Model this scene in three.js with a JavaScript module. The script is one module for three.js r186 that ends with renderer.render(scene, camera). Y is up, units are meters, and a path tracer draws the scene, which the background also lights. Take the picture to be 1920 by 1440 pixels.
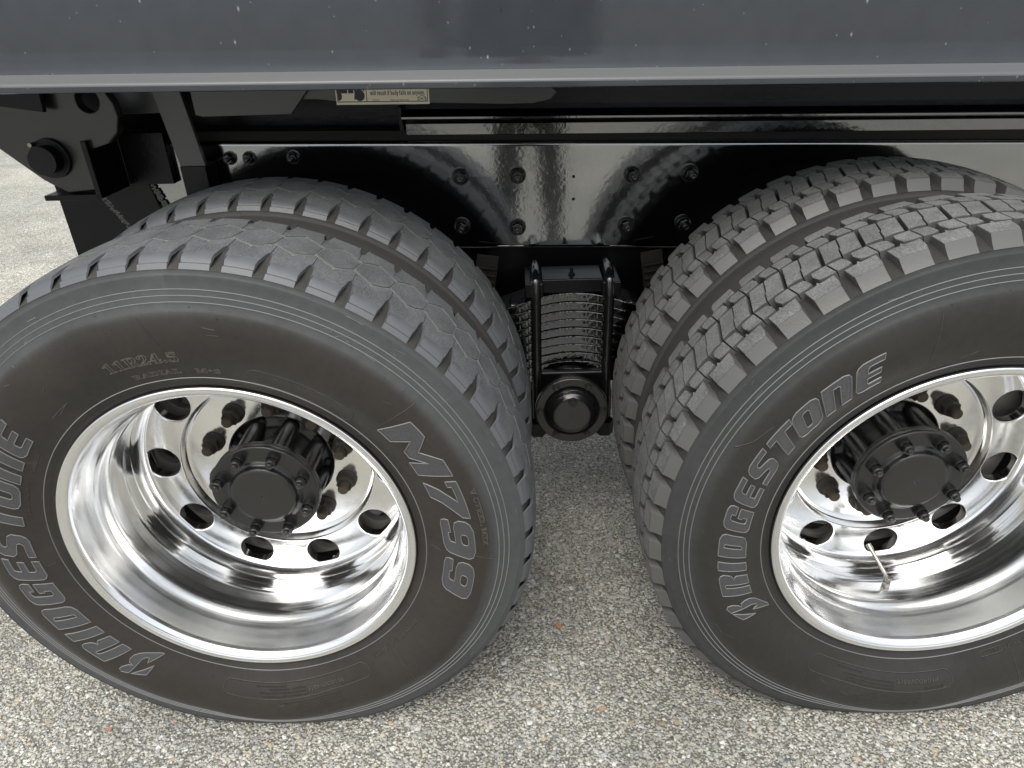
import * as THREE from 'three';
import { mergeGeometries } from 'three/addons/utils/BufferGeometryUtils.js';
import { TessellateModifier } from 'three/addons/modifiers/TessellateModifier.js';
import { RoundedBoxGeometry } from 'three/addons/geometries/RoundedBoxGeometry.js';
import { FontLoader } from 'three/addons/loaders/FontLoader.js';
import { MarchingCubes } from 'three/addons/objects/MarchingCubes.js';
import { ImprovedNoise } from 'three/addons/math/ImprovedNoise.js';

// ---------------------------------------------------------------- camera, sky, sun, exposure
const scene = new THREE.Scene();
const camera = new THREE.PerspectiveCamera(58.03, 4 / 3, 0.05, 2000);
camera.position.set(0.5221, 1.3691, 0.9754);
camera.rotation.set(-0.4978, 0.0174, -0.0330, 'YXZ');
const renderer = new THREE.WebGLRenderer({ antialias: true });
renderer.setSize(1024, 768);
renderer.toneMapping = THREE.LinearToneMapping;
renderer.toneMappingExposure = 1.56;
renderer.shadowMap.enabled = true;

const noise = new ImprovedNoise();
function fbm(x, y, z, n = 4) { let s = 0, a = 0.5; for (let i = 0; i < n; i++) { s += a * noise.noise(x, y, z); x *= 2; y *= 2; z *= 2; a *= 0.5; } return s; }
function rng(seed) { let a = seed >>> 0; return () => { a = (a + 0x6D2B79F5) | 0; let t = Math.imul(a ^ (a >>> 15), 1 | a); t = (t + Math.imul(t ^ (t >>> 7), 61 | t)) ^ t; return ((t ^ (t >>> 14)) >>> 0) / 4294967296; }; }
const SUN = new THREE.Vector3(-0.15, 1.0, 0.62).normalize();
{
  const W = 512, H = 256, d = new Float32Array(W * H * 4);
  for (let j = 0; j < H; j++) for (let i = 0; i < W; i++) {
    const el = ((j + 0.5) / H - 0.5) * Math.PI, az = ((i + 0.5) / W - 0.5) * 2 * Math.PI;
    const x = Math.cos(el) * Math.cos(az), y = Math.sin(el), z = Math.cos(el) * Math.sin(az);
    let L = 0.62 * (0.95 + 0.2 * Math.max(0, y));
    const c = fbm(x * 2.2 / (0.25 + Math.max(0, y)), 3.1, z * 2.2 / (0.25 + Math.max(0, y)), 5);
    L *= 1 + 0.4 * c;
    const s = Math.max(0, x * SUN.x + y * SUN.y + z * SUN.z);
    const glow = 2.2 * Math.pow(s, 7) * (1 + 0.3 * c); // bright haze round the veiled sun
    if (y < 0) L = 0.35;
    const k = (j * W + i) * 4;
    const w = y < 0 ? 0 : glow; d[k] = L * 0.94 + w * 1.01; d[k + 1] = L + w; d[k + 2] = L * 1.08 + w * 0.95; d[k + 3] = 1;
  }
  const t = new THREE.DataTexture(d, W, H, THREE.RGBAFormat, THREE.FloatType);
  t.mapping = THREE.EquirectangularReflectionMapping; t.magFilter = t.minFilter = THREE.LinearFilter; t.needsUpdate = true;
  scene.background = t; scene.environment = t;
}
const sun = new THREE.DirectionalLight(0xfff6ea, 0.8);
sun.position.copy(SUN).multiplyScalar(12); sun.target.position.set(0.6, 0.4, -0.4);
sun.castShadow = true; sun.shadow.radius = 60; sun.shadow.mapSize.set(2048, 2048);
Object.assign(sun.shadow.camera, { left: -5, right: 5, top: 5, bottom: -5, near: 1, far: 30 });
scene.add(sun, sun.target);

// ---------------------------------------------------------------- helpers
const usedNames = {};
function numbered(n) { const k = usedNames[n] = (usedNames[n] ?? -1) + 1; return k ? `${n}_${String(k).padStart(3, '0')}` : n; }
function clean(g) {
  if (g.index) g = g.toNonIndexed();
  if (!g.attributes.normal) g.computeVertexNormals();
  if (!g.attributes.uv) g.setAttribute('uv', new THREE.BufferAttribute(new Float32Array(g.attributes.position.count * 2), 2));
  for (const k of Object.keys(g.attributes)) if (!['position', 'normal', 'uv'].includes(k)) g.deleteAttribute(k);
  g.morphAttributes = {};
  return g;
}
function creased(g, angle) { // smooth normals across edges flatter than the angle
  g = g.index ? g.toNonIndexed() : g; const p = g.attributes.position.array, n = p.length / 9, fn = new Float32Array(n * 3), map = new Map(), keys = new Array(n * 3), c = Math.cos(angle);
  for (let i = 0; i < n; i++) {
    const o = i * 9, ax = p[o + 3] - p[o], ay = p[o + 4] - p[o + 1], az = p[o + 5] - p[o + 2], bx = p[o + 6] - p[o], by = p[o + 7] - p[o + 1], bz = p[o + 8] - p[o + 2]; fn[i * 3] = ay * bz - az * by; fn[i * 3 + 1] = az * bx - ax * bz; fn[i * 3 + 2] = ax * by - ay * bx;
    for (let v = 0; v < 3; v++) { const k = `${Math.round(p[o + v * 3] * 5e4)},${Math.round(p[o + v * 3 + 1] * 5e4)},${Math.round(p[o + v * 3 + 2] * 5e4)}`; keys[i * 3 + v] = k; const a = map.get(k); if (a) a.push(i); else map.set(k, [i]); }
  }
  const ln = (i) => Math.hypot(fn[i * 3], fn[i * 3 + 1], fn[i * 3 + 2]) || 1e-20, N = new Float32Array(p.length);
  for (let i = 0; i < n; i++) { const li = ln(i); for (let v = 0; v < 3; v++) { let x = 0, y = 0, z = 0; for (const j of map.get(keys[i * 3 + v])) { const d = fn[i * 3] * fn[j * 3] + fn[i * 3 + 1] * fn[j * 3 + 1] + fn[i * 3 + 2] * fn[j * 3 + 2]; if (d >= c * li * ln(j)) { x += fn[j * 3]; y += fn[j * 3 + 1]; z += fn[j * 3 + 2]; } } const L = Math.hypot(x, y, z) || 1; const o = i * 9 + v * 3; N[o] = x / L; N[o + 1] = y / L; N[o + 2] = z / L; } }
  g.setAttribute('normal', new THREE.BufferAttribute(N, 3)); return g;
}
const merge = (list) => mergeGeometries(list.map(clean), false);
function part(name, geo, mat, parent) {
  const m = new THREE.Mesh(Array.isArray(geo) ? merge(geo) : geo, mat);
  m.name = name; m.castShadow = m.receiveShadow = true; parent.add(m); return m;
}
function thing(name, label, category, pos = [0, 0, 0], group) {
  const o = new THREE.Group(); o.name = numbered(name); o.position.set(...pos); o.userData = { label, category };
  if (group) o.userData.group = group; scene.add(o); return o;
}
const cyl = (r0, r1, h, n = 24) => new THREE.CylinderGeometry(r0, r1, h, n).rotateX(Math.PI / 2); // axis z; r0 at +z
function support(p, min, d) { // hold flat runs flat: extra points just inside the ends of long segments
  const o = [p[0]]; for (let i = 1; i < p.length; i++) { const [a, b] = p[i - 1], [c, e] = p[i], L = Math.hypot(c - a, e - b); if (L > min) { const t = d / L; o.push([a + (c - a) * t, b + (e - b) * t], [c - (c - a) * t, e - (e - b) * t]); } o.push(p[i]); } return o;
}
function latheZ(pts, seg, a0 = 0, len = Math.PI * 2) {
  pts = support(pts, 0.008, 0.0015); // pts [r, z] -> surface of revolution about z
  const g = new THREE.LatheGeometry(pts.map(([r, z]) => new THREE.Vector2(r, z)), seg, a0, len);
  return g.rotateX(Math.PI / 2); // y -> z
}
function box(w, h, d, x, y, z, r = 0.002) { return new RoundedBoxGeometry(w, h, d, 2, Math.min(r, w / 2.1, h / 2.1, d / 2.1)).translate(x, y, z); }
function metreUV(g, s = 1) { // box-projected uv in metres
  g = clean(g); const p = g.attributes.position, n = g.attributes.normal, u = g.attributes.uv;
  for (let i = 0; i < p.count; i++) {
    const ax = Math.abs(n.getX(i)), ay = Math.abs(n.getY(i)), az = Math.abs(n.getZ(i));
    if (az >= ax && az >= ay) u.setXY(i, p.getX(i) * s, p.getY(i) * s); else if (ay >= ax) u.setXY(i, p.getX(i) * s, p.getZ(i) * s); else u.setXY(i, p.getZ(i) * s, p.getY(i) * s);
  }
  return g;
}
function sweepX(profile, x0, x1, nx = 2, slope = 0, xc = 0, crease = 0.6) { // profile [y, z] swept along x
  profile = support(profile, 0.025, 0.003); const pos = [], uv = [], idx = []; let L = 0;
  for (let i = 0; i < profile.length; i++) {
    if (i) L += Math.hypot(profile[i][0] - profile[i - 1][0], profile[i][1] - profile[i - 1][1]);
    for (let k = 0; k <= nx; k++) { const x = x0 + (x1 - x0) * k / nx; pos.push(x, profile[i][0] + slope * (x - xc), profile[i][1]); uv.push(x, L); }
  }
  for (let i = 0; i + 1 < profile.length; i++) for (let k = 0; k < nx; k++) { const a = i * (nx + 1) + k, b = a + nx + 1; idx.push(a, b, a + 1, a + 1, b, b + 1); }
  const g = new THREE.BufferGeometry(); g.setAttribute('position', new THREE.Float32BufferAttribute(pos, 3)); g.setAttribute('uv', new THREE.Float32BufferAttribute(uv, 2)); g.setIndex(idx);
  return creased(g, crease);
}
function dataTex(w, h, fn, srgb, repeat) {
  const d = new Uint8Array(w * h * 4);
  for (let j = 0; j < h; j++) for (let i = 0; i < w; i++) { const c = fn(i, j), k = (j * w + i) * 4; d[k] = c[0]; d[k + 1] = c[1]; d[k + 2] = c[2]; d[k + 3] = 255; }
  const t = new THREE.DataTexture(d, w, h, THREE.RGBAFormat); t.wrapS = t.wrapT = THREE.RepeatWrapping; t.magFilter = THREE.LinearFilter; t.minFilter = THREE.LinearMipmapLinearFilter; t.generateMipmaps = true;
  if (srgb) t.colorSpace = THREE.SRGBColorSpace; if (repeat) t.repeat.set(repeat, repeat); t.needsUpdate = true; return t;
}
// tileable value noise, period n cells across the texture
function tileNoise(seed, n) {
  const r = rng(seed), v = new Float32Array(n * n).map(() => r());
  return (x, y) => { // x, y in 0..1
    x = (x - Math.floor(x)) * n; y = (y - Math.floor(y)) * n; const i = Math.floor(x), j = Math.floor(y); let fx = x - i, fy = y - j; fx = fx * fx * (3 - 2 * fx); fy = fy * fy * (3 - 2 * fy);
    const g = (a, b) => v[((b % n + n) % n) * n + ((a % n + n) % n)];
    return (g(i, j) * (1 - fx) + g(i + 1, j) * fx) * (1 - fy) + (g(i, j + 1) * (1 - fx) + g(i + 1, j + 1) * fx) * fy;
  };
}
const clamp = (x, a = 0, b = 1) => Math.min(b, Math.max(a, x));
const sstep = (a, b, x) => { x = clamp((x - a) / (b - a)); return x * x * (3 - 2 * x); };
const D2R = Math.PI / 180;

// ---------------------------------------------------------------- textures and materials
const peel = (() => { // orange peel of brushed-on gloss paint: 0.5 m tile
  const a = tileNoise(11, 14), b = tileNoise(12, 60), c = tileNoise(13, 150);
  return dataTex(1024, 1024, (i, j) => { const x = i / 1024, y = j / 1024, v = 255 * (0.55 * a(x, y) + 0.3 * b(x, y) + 0.15 * c(x, y)); return [v, v, v]; }, false, 2);
})();
const scuff = (() => { // patchy roughness, green channel
  const a = tileNoise(21, 6), b = tileNoise(22, 40), c = tileNoise(23, 200);
  return dataTex(1024, 1024, (i, j) => { const x = i / 1024, y = j / 1024, v = 255 * clamp(0.38 + 0.35 * a(x, y) * b(x, y) * 2 + 0.22 * c(x, y)); return [v, v, v]; }, false, 2);
})();
const grit = (() => { // fine rubber grain with small pits and specks
  const a = tileNoise(31, 500), b = tileNoise(32, 120), c = tileNoise(33, 20);
  return dataTex(1024, 1024, (i, j) => { const x = i / 1024, y = j / 1024, v = 255 * clamp(0.5 * a(x, y) + 0.35 * b(x, y) + 0.15 * c(x, y)); return [v, v, v]; }, false, 5);
})();
const dusty = (() => { // worn tread colour: grey with pale specks
  const a = tileNoise(41, 512), b = tileNoise(42, 160), c = tileNoise(43, 10), e = tileNoise(44, 300);
  return dataTex(1024, 1024, (i, j) => { const x = i / 1024, y = j / 1024; let v = 0.62 + 0.34 * (a(x, y) - 0.5) + 0.2 * (b(x, y) - 0.5) + 0.1 * (c(x, y) - 0.5); if (e(x, y) > 0.9) v += 0.3 * sstep(0.9, 0.97, e(x, y)); v = 255 * clamp(v); return [v, v, v * 0.99]; }, true, 4);
})();
const specks = (() => { // dust specks and a few dark spots on the body paint, 1 m tile
  const d = new Float32Array(1024 * 1024), r = rng(71); for (let q = 0; q < 380; q++) { const x = r() * 1024, y = r() * 1024, w = 0.42 + 0.7 * r() * r(), h = w * (1 + 1.6 * r() * r()), v = q % 9 ? 0.35 + 0.65 * r() : -0.5; for (let j = -8; j <= 8; j++) for (let i = -8; i <= 8; i++) { const a = Math.exp(-(i * i) / (2 * w * w) - (j * j) / (2 * h * h)) * v; const k = ((y + j) & 1023) * 1024 + ((x + i) & 1023); if (Math.abs(a) > Math.abs(d[k])) d[k] = a; } }
  const n = tileNoise(72, 40), n2 = tileNoise(73, 6); return dataTex(1024, 1024, (i, j) => { const v = d[j * 1024 + i], m = 0.92 + 0.12 * n(i / 1024, j / 1024) + 0.1 * n2(i / 1024, j / 1024); return [0.038, 0.042, 0.049].map((b) => 255 * Math.pow(clamp(b * m * (1 - Math.max(0, -v)) + 0.3 * Math.max(0, v)), 1 / 2.2)); }, true, 1);
})();
const streak = (() => { // polishing lines on the aluminium: stretched noise
  const a = tileNoise(51, 256), b = tileNoise(52, 32);
  return dataTex(1024, 1024, (i, j) => { const x = i / 1024, y = j / 1024, v = 255 * clamp(0.5 * a(x * 0.06, y * 2) + 0.5 * b(x * 0.3, y)); return [v, v, v]; }, false, 1);
})();
const turned = (() => { // lathe-turned aluminium: fine rings along v, faint smears along u
  const a = tileNoise(61, 256), b = tileNoise(62, 24), c = tileNoise(63, 64);
  return dataTex(512, 1024, (i, j) => { const x = i / 512, y = j / 1024, v = 255 * clamp(0.62 + 0.3 * (a(0.3 + x * 0.02, y) - 0.5) + 0.22 * (b(x, y * 0.4) - 0.5) + 0.12 * (c(x, y) - 0.5)); return [v, v, v]; }, false, 1);
})();
const mk = (o) => new THREE.MeshStandardMaterial({ side: THREE.DoubleSide, ...o });
const lin = (r, g, b) => new THREE.Color().setRGB(r, g, b);
const M = {
  body: new THREE.MeshPhysicalMaterial({ map: specks, roughness: 0.1, metalness: 0, ior: 1.45, bumpMap: peel, bumpScale: 0.0001, side: THREE.DoubleSide }),
  paint: mk({ color: lin(0.31, 0.314, 0.32), roughness: 0.09, metalness: 1, bumpMap: peel, bumpScale: 0.00016 }),
  paintDull: mk({ color: lin(0.02, 0.02, 0.022), roughness: 0.3, metalness: 0.85, bumpMap: peel, bumpScale: 0.0006 }),
  rubberDark: mk({ color: lin(0.012, 0.01, 0.008), roughness: 0.8 }),
  stripPaint: mk({ color: lin(0.2, 0.202, 0.206), roughness: 0.1, metalness: 1, bumpMap: peel, bumpScale: 0.0003 }),
  springPaint: mk({ color: lin(0.17, 0.17, 0.172), roughness: 0.1, metalness: 1, bumpMap: peel, bumpScale: 0.0014 }),
  gloss: new THREE.MeshPhysicalMaterial({ color: lin(0.006, 0.006, 0.007), roughness: 0.14, ior: 1.75, bumpMap: peel, bumpScale: 0.0003, side: THREE.DoubleSide }),
  paintGrey: mk({ color: lin(0.085, 0.086, 0.088), roughness: 0.3, metalness: 0.2, bumpMap: peel, bumpScale: 0.0003 }),
  hub: new THREE.MeshPhysicalMaterial({ color: lin(0.013, 0.013, 0.013), roughness: 0.27, ior: 1.62, bumpMap: peel, bumpScale: 0.0003, side: THREE.DoubleSide }),
  alu: mk({ color: lin(0.87, 0.862, 0.845), roughness: 0.24, metalness: 1, roughnessMap: scuff, bumpMap: streak, bumpScale: 0.00005 }),
  aluSoft: mk({ color: lin(0.86, 0.865, 0.87), roughness: 0.3, metalness: 1, roughnessMap: turned, bumpMap: turned, bumpScale: 0.00006 }),
  flange: mk({ color: lin(0.1, 0.102, 0.103), roughness: 0.28, bumpMap: peel, bumpScale: 0.00015 }),  // paler than the side panel: reflected sky put into the base colour
  aluDull: mk({ color: lin(0.42, 0.4, 0.37), roughness: 0.55, metalness: 0.8 }),
  chrome: mk({ color: lin(0.3, 0.285, 0.25), roughness: 0.25, metalness: 1 }),
  rust: mk({ color: lin(0.125, 0.1, 0.07), roughness: 0.75, metalness: 0.2, bumpMap: grit, bumpScale: 0.0015 }),
  nut: mk({ color: lin(0.062, 0.053, 0.044), roughness: 0.5, metalness: 0.35, bumpMap: grit, bumpScale: 0.001 }),
  drum: mk({ color: lin(0.09, 0.065, 0.045), roughness: 0.8, bumpMap: grit, bumpScale: 0.002 }),
};

// ---------------------------------------------------------------- ground
{
  const N = 2048, TILE = 2.0, CELL = 0.0068, n = Math.round(TILE / CELL), r = rng(77);
  const px = new Float32Array(n * n), py = new Float32Array(n * n), pr = new Float32Array(n * n), pa = new Float32Array(n * n), pe = new Float32Array(n * n), pc = [];
  for (let k = 0; k < n * n; k++) {
    px[k] = r(); py[k] = r(); const q = r(); pr[k] = q < 0.2 ? 0 : q < 0.9 ? 0.34 + 0.34 * r() : 0.75 + 0.45 * r(); pa[k] = r() * Math.PI; pe[k] = 1 + 0.8 * r() * r();
    const t = r(), v = 0.38 + 0.24 * r();
    let c = [v, v * 0.97, v * 0.86];
    if (t < 0.12) c = [v * 1.3, v * 1.28, v * 1.18]; else if (t < 0.24) c = [v * 0.66, v * 0.66, v * 0.63]; else if (t < 0.31) c = [v * 1.0, v * 0.9, v * 0.7]; else if (t < 0.34) c = [v * 0.9, v * 0.72, v * 0.5]; else if (t < 0.36) c = [v * 0.8, v * 0.86, v * 0.9]; else if (t < 0.366) c = [v * 0.25, v * 0.26, v * 0.28];
    pc.push(c);
  }
  const col = new Uint8Array(N * N * 4), bmp = new Uint8Array(N * N * 4), fine = tileNoise(78, 1024), grain = tileNoise(82, 640), mid = tileNoise(79, 420), big = tileNoise(80, 7), big2 = tileNoise(81, 22);
  for (let j = 0; j < N; j++) for (let i = 0; i < N; i++) {
    const gx = i / N * n, gy = j / N * n, cx = Math.floor(gx), cy = Math.floor(gy); let f1 = 9, f2 = 9, id = 0; const u = i / N, v0 = j / N;
    const wob = 0.5 * (mid(u, v0) - 0.5);
    for (let b = -1; b <= 1; b++) for (let a = -1; a <= 1; a++) {
      const X = (cx + a + n) % n, Y = (cy + b + n) % n, k = Y * n + X; if (!pr[k]) continue;
      let dx = cx + a + px[k] - gx, dy = cy + b + py[k] - gy; const ca = Math.cos(pa[k]), sa = Math.sin(pa[k]); const ex = (dx * ca + dy * sa) * pe[k], ey = -dx * sa + dy * ca;
      const d = Math.pow(Math.pow(Math.abs(ex), 2.6) + Math.pow(Math.abs(ey), 2.6), 1 / 2.6) / pr[k] + wob;
      if (d < f1) { f2 = f1; f1 = d; id = k; } else if (d < f2) f2 = d;
    }
    const s = sstep(1.02, 0.8, f1) * sstep(0.0, 0.16, f2 - f1), fn = fine(u, v0), gr = grain(u, v0), lo = 0.92 + 0.22 * (big(u, v0) - 0.5) + 0.16 * (big2(u, v0) - 0.5);
    const sand = sstep(0.4, 0.75, gr), k = (j * N + i) * 4;
    for (let q = 0; q < 3; q++) { const m = [0.17, 0.16, 0.132][q] * (1 - sand) + [0.44, 0.42, 0.355][q] * sand; const v = (m * (0.8 + 0.4 * fn) * (1 - s) + pc[id][q] * (0.82 + 0.36 * fn) * s) * lo * 1.13; col[k + q] = 255 * Math.pow(clamp(v), 1 / 2.2); }
    const h = 255 * clamp(s * (0.5 + 0.4 * clamp(1 - f1)) + 0.25 * sand * (1 - s) + 0.1 * fn); bmp[k] = bmp[k + 1] = bmp[k + 2] = h; col[k + 3] = bmp[k + 3] = 255;
  }
  const mkT = (d, srgb) => { const t = new THREE.DataTexture(d, N, N, THREE.RGBAFormat); t.wrapS = t.wrapT = THREE.RepeatWrapping; t.magFilter = THREE.LinearFilter; t.minFilter = THREE.LinearMipmapLinearFilter; t.generateMipmaps = true; if (srgb) t.colorSpace = THREE.SRGBColorSpace; t.needsUpdate = true; return t; };
  const mat = new THREE.MeshStandardMaterial({ map: mkT(col, true), bumpMap: mkT(bmp, false), bumpScale: 0.0042, roughness: 0.9, vertexColors: true });
  const ax = [-300, -80, -30, -14, -9]; for (let v = -7; v <= 6.001; v += 0.1) ax.push(v); ax.push(9, 14, 30, 80, 300);
  const pos = [], uv = [], cl = [], idx = [], m = ax.length;
  for (let j = 0; j < m; j++) for (let i = 0; i < m; i++) {
    const x = ax[i], z = ax[j]; pos.push(x, 0, z); uv.push(x / TILE + 0.0001 * z, z / TILE);
    const a = fbm(x * 0.9, 0.3, z * 0.9, 4), w = 0.9 + 0.35 * a; cl.push(w, w * (1 - 0.03 * a), w * (1 - 0.1 * a));
  }
  for (let j = 0; j + 1 < m; j++) for (let i = 0; i + 1 < m; i++) { const a = j * m + i; idx.push(a, a + m, a + 1, a + 1, a + m, a + m + 1); }
  const g = new THREE.BufferGeometry(); g.setAttribute('position', new THREE.Float32BufferAttribute(pos, 3)); g.setAttribute('uv', new THREE.Float32BufferAttribute(uv, 2)); g.setAttribute('color', new THREE.Float32BufferAttribute(cl, 3)); g.setIndex(idx); g.computeVertexNormals();
  const o = part('ground', g, mat, scene); o.userData = { kind: 'structure', label: 'pale weathered asphalt with exposed aggregate stones' };
}

{ // loose aggregate standing proud of the worn surface
  const g = new THREE.IcosahedronGeometry(1, 1), p = g.attributes.position; for (let i = 0; i < p.count; i++) { const x = p.getX(i), y = p.getY(i), z = p.getZ(i), q = 1 + 0.3 * noise.noise(x * 1.7 + 5, y * 1.7, z * 1.7); p.setXYZ(i, x * q, y * q, z * q); } const gf = creased(g, 0.45);
  const N = 6000, im = new THREE.InstancedMesh(gf, new THREE.MeshStandardMaterial({ roughness: 0.88, bumpMap: grit, bumpScale: 0.0004 }), N), R = rng(404), o = new THREE.Object3D(), c = new THREE.Color();
  for (let i = 0; i < N; i++) {
    const x = -0.85 + 2.75 * R(), z = 0.22 - 1.15 * Math.pow(R(), 1.2), a = 0.0014 + 0.0024 * R() * R(); o.position.set(x, a * (0.1 + 0.35 * R()), z); o.rotation.set(R() * 6.3, R() * 6.3, R() * 6.3); o.scale.set(a * (0.8 + 0.6 * R()), a * (0.6 + 0.4 * R()), a * (0.8 + 0.5 * R())); o.updateMatrix(); im.setMatrixAt(i, o.matrix);
    const t = R(), v = 0.36 + 0.26 * R(); if (t < 0.82) c.setRGB(v, v * 0.975, v * 0.87); else if (t < 0.9) c.setRGB(v * 1.25, v * 1.23, v * 1.15); else if (t < 0.97) c.setRGB(v * 0.6, v * 0.6, v * 0.58); else c.setRGB(v, v * 0.8, v * 0.58); im.setColorAt(i, c);
  }
  im.name = 'loose_aggregate'; im.castShadow = im.receiveShadow = true; im.userData = { kind: 'stuff', label: 'small pale stones of the worn asphalt surface', category: 'stones' }; scene.add(im);
}

// ---------------------------------------------------------------- the truck
const truck = thing('dump_truck', 'black dump truck seen from the side at its twin rear axles', 'dump truck');
function group(name, parent, pos = [0, 0, 0]) { const g = new THREE.Group(); g.name = name; g.position.set(...pos); parent.add(g); return g; }
const AXLE_Y = 0.522, AX = [-0.004, 1.293], ZC = -0.118; // hub height, axle positions, tyre centre plane (rim face at z = 0)

// ---- tyres
const RIMR = 0.335;
function deflector(R0) { // flattens the tyre on the ground; wheel-local coordinates
  return (th, r, hz) => {
    const s = Math.sin(th); let k = 1, b = 0;
    if (s < -0.5) {
      const fl = AXLE_Y / -s, d = fl - R0; const w = 0.006, Rn = d > 4 * w ? R0 : R0 - w * Math.log(1 + Math.exp(-d / w)); // soft minimum
      k = (Rn - RIMR) / (R0 - RIMR); const q = clamp((r - RIMR) / (R0 - RIMR)); b = (1 - k) * 0.11 * Math.sin(Math.PI * Math.pow(q, 0.9)) * Math.sign(hz);
    }
    const q4 = Math.pow(clamp((r - RIMR) / (R0 - RIMR)), 4), rr = r > RIMR ? r - (1 - k) * (R0 - RIMR) * q4 : r;
    return [Math.cos(th) * rr, Math.sin(th) * rr, hz + b + ZC];
  };
}
const PROFILE = [[0.320, 0.104], [0.3235, 0.1085], [0.327, 0.1105], [0.3305, 0.1105], [0.3325, 0.112], [0.339, 0.1155], [0.3475, 0.1188], [0.3528, 0.1205], [0.362, 0.1243], [0.375, 0.1304], [0.39, 0.1357], [0.405, 0.1396], [0.42, 0.1418], [0.435, 0.1424], [0.447, 0.1412], [0.456, 0.1392], [0.4625, 0.137], [0.4655, 0.1352], [0.469, 0.1328], [0.4735, 0.131],
  [0.477, 0.1299], [0.482, 0.1283], [0.491, 0.1252], [0.4954, 0.1239], [0.502, 0.1222], [0.508, 0.1211], [0.5135, 0.1207], [0.5165, 0.1199], [0.5185, 0.1178], [0.524, 0.117]];
function profAt(r) { // hz and slope on the sidewall
  let i = 0; while (i < PROFILE.length - 2 && PROFILE[i + 1][0] < r) i++;
  const [a, za] = PROFILE[i], [b, zb] = PROFILE[i + 1], t = clamp((r - a) / (b - a)); return [za + (zb - za) * t, (zb - za) / (b - a)];
}
const THREF = 180 * D2R; // strip coordinate starts here and runs clockwise
const RI = 0.322, RO = 0.525;
function sidewallGeo(P, front, uSeg = 96) {
  const pos = [], uv = [], col = [], idx = [], sgn = front ? 1 : -1; const np = PROFILE.length;
  for (let q = 0; q < 4; q++) {
    const base = pos.length / 3;
    for (let i = 0; i <= uSeg; i++) for (let j = 0; j < np; j++) {
      const f = (q + i / uSeg) / 4, th = THREF - f * 2 * Math.PI, [r, hz] = PROFILE[j];
      pos.push(...P(th, r, hz * sgn)); const yy = (RO - r) / (RO - RI) * 512; uv.push(i / uSeg, front ? 1 - (q * 512 + clamp(yy, 1, 511)) / 2048 : 0.999);
    }
    for (let i = 0; i < uSeg; i++) for (let j = 0; j + 1 < np; j++) { const a = base + i * np + j, b = a + np; if (front) idx.push(a, b, a + 1, a + 1, b, b + 1); else idx.push(a, a + 1, b, a + 1, b + 1, b); }
  }
  const g = new THREE.BufferGeometry(); g.setAttribute('position', new THREE.Float32BufferAttribute(pos, 3)); g.setAttribute('uv', new THREE.Float32BufferAttribute(uv, 2)); g.setIndex(idx); g.computeVertexNormals();
  return g;
}
function ringSurface(P, pts, seg, off = 0) { // tread base: pts [hz, r]
  const pos = [], uv = [], idx = [], n = pts.length;
  for (let i = 0; i <= seg; i++) for (let j = 0; j < n; j++) { const th = off + i / seg * 2 * Math.PI; pos.push(...P(th, pts[j][1], pts[j][0])); uv.push(th * 0.55, pts[j][0]); }
  for (let i = 0; i < seg; i++) for (let j = 0; j + 1 < n; j++) { const a = i * n + j, b = a + n; idx.push(a, a + 1, b, a + 1, b + 1, b); }
  const g = new THREE.BufferGeometry(); g.setAttribute('position', new THREE.Float32BufferAttribute(pos, 3)); g.setAttribute('uv', new THREE.Float32BufferAttribute(uv, 2)); g.setIndex(idx); g.computeVertexNormals(); return g;
}
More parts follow.
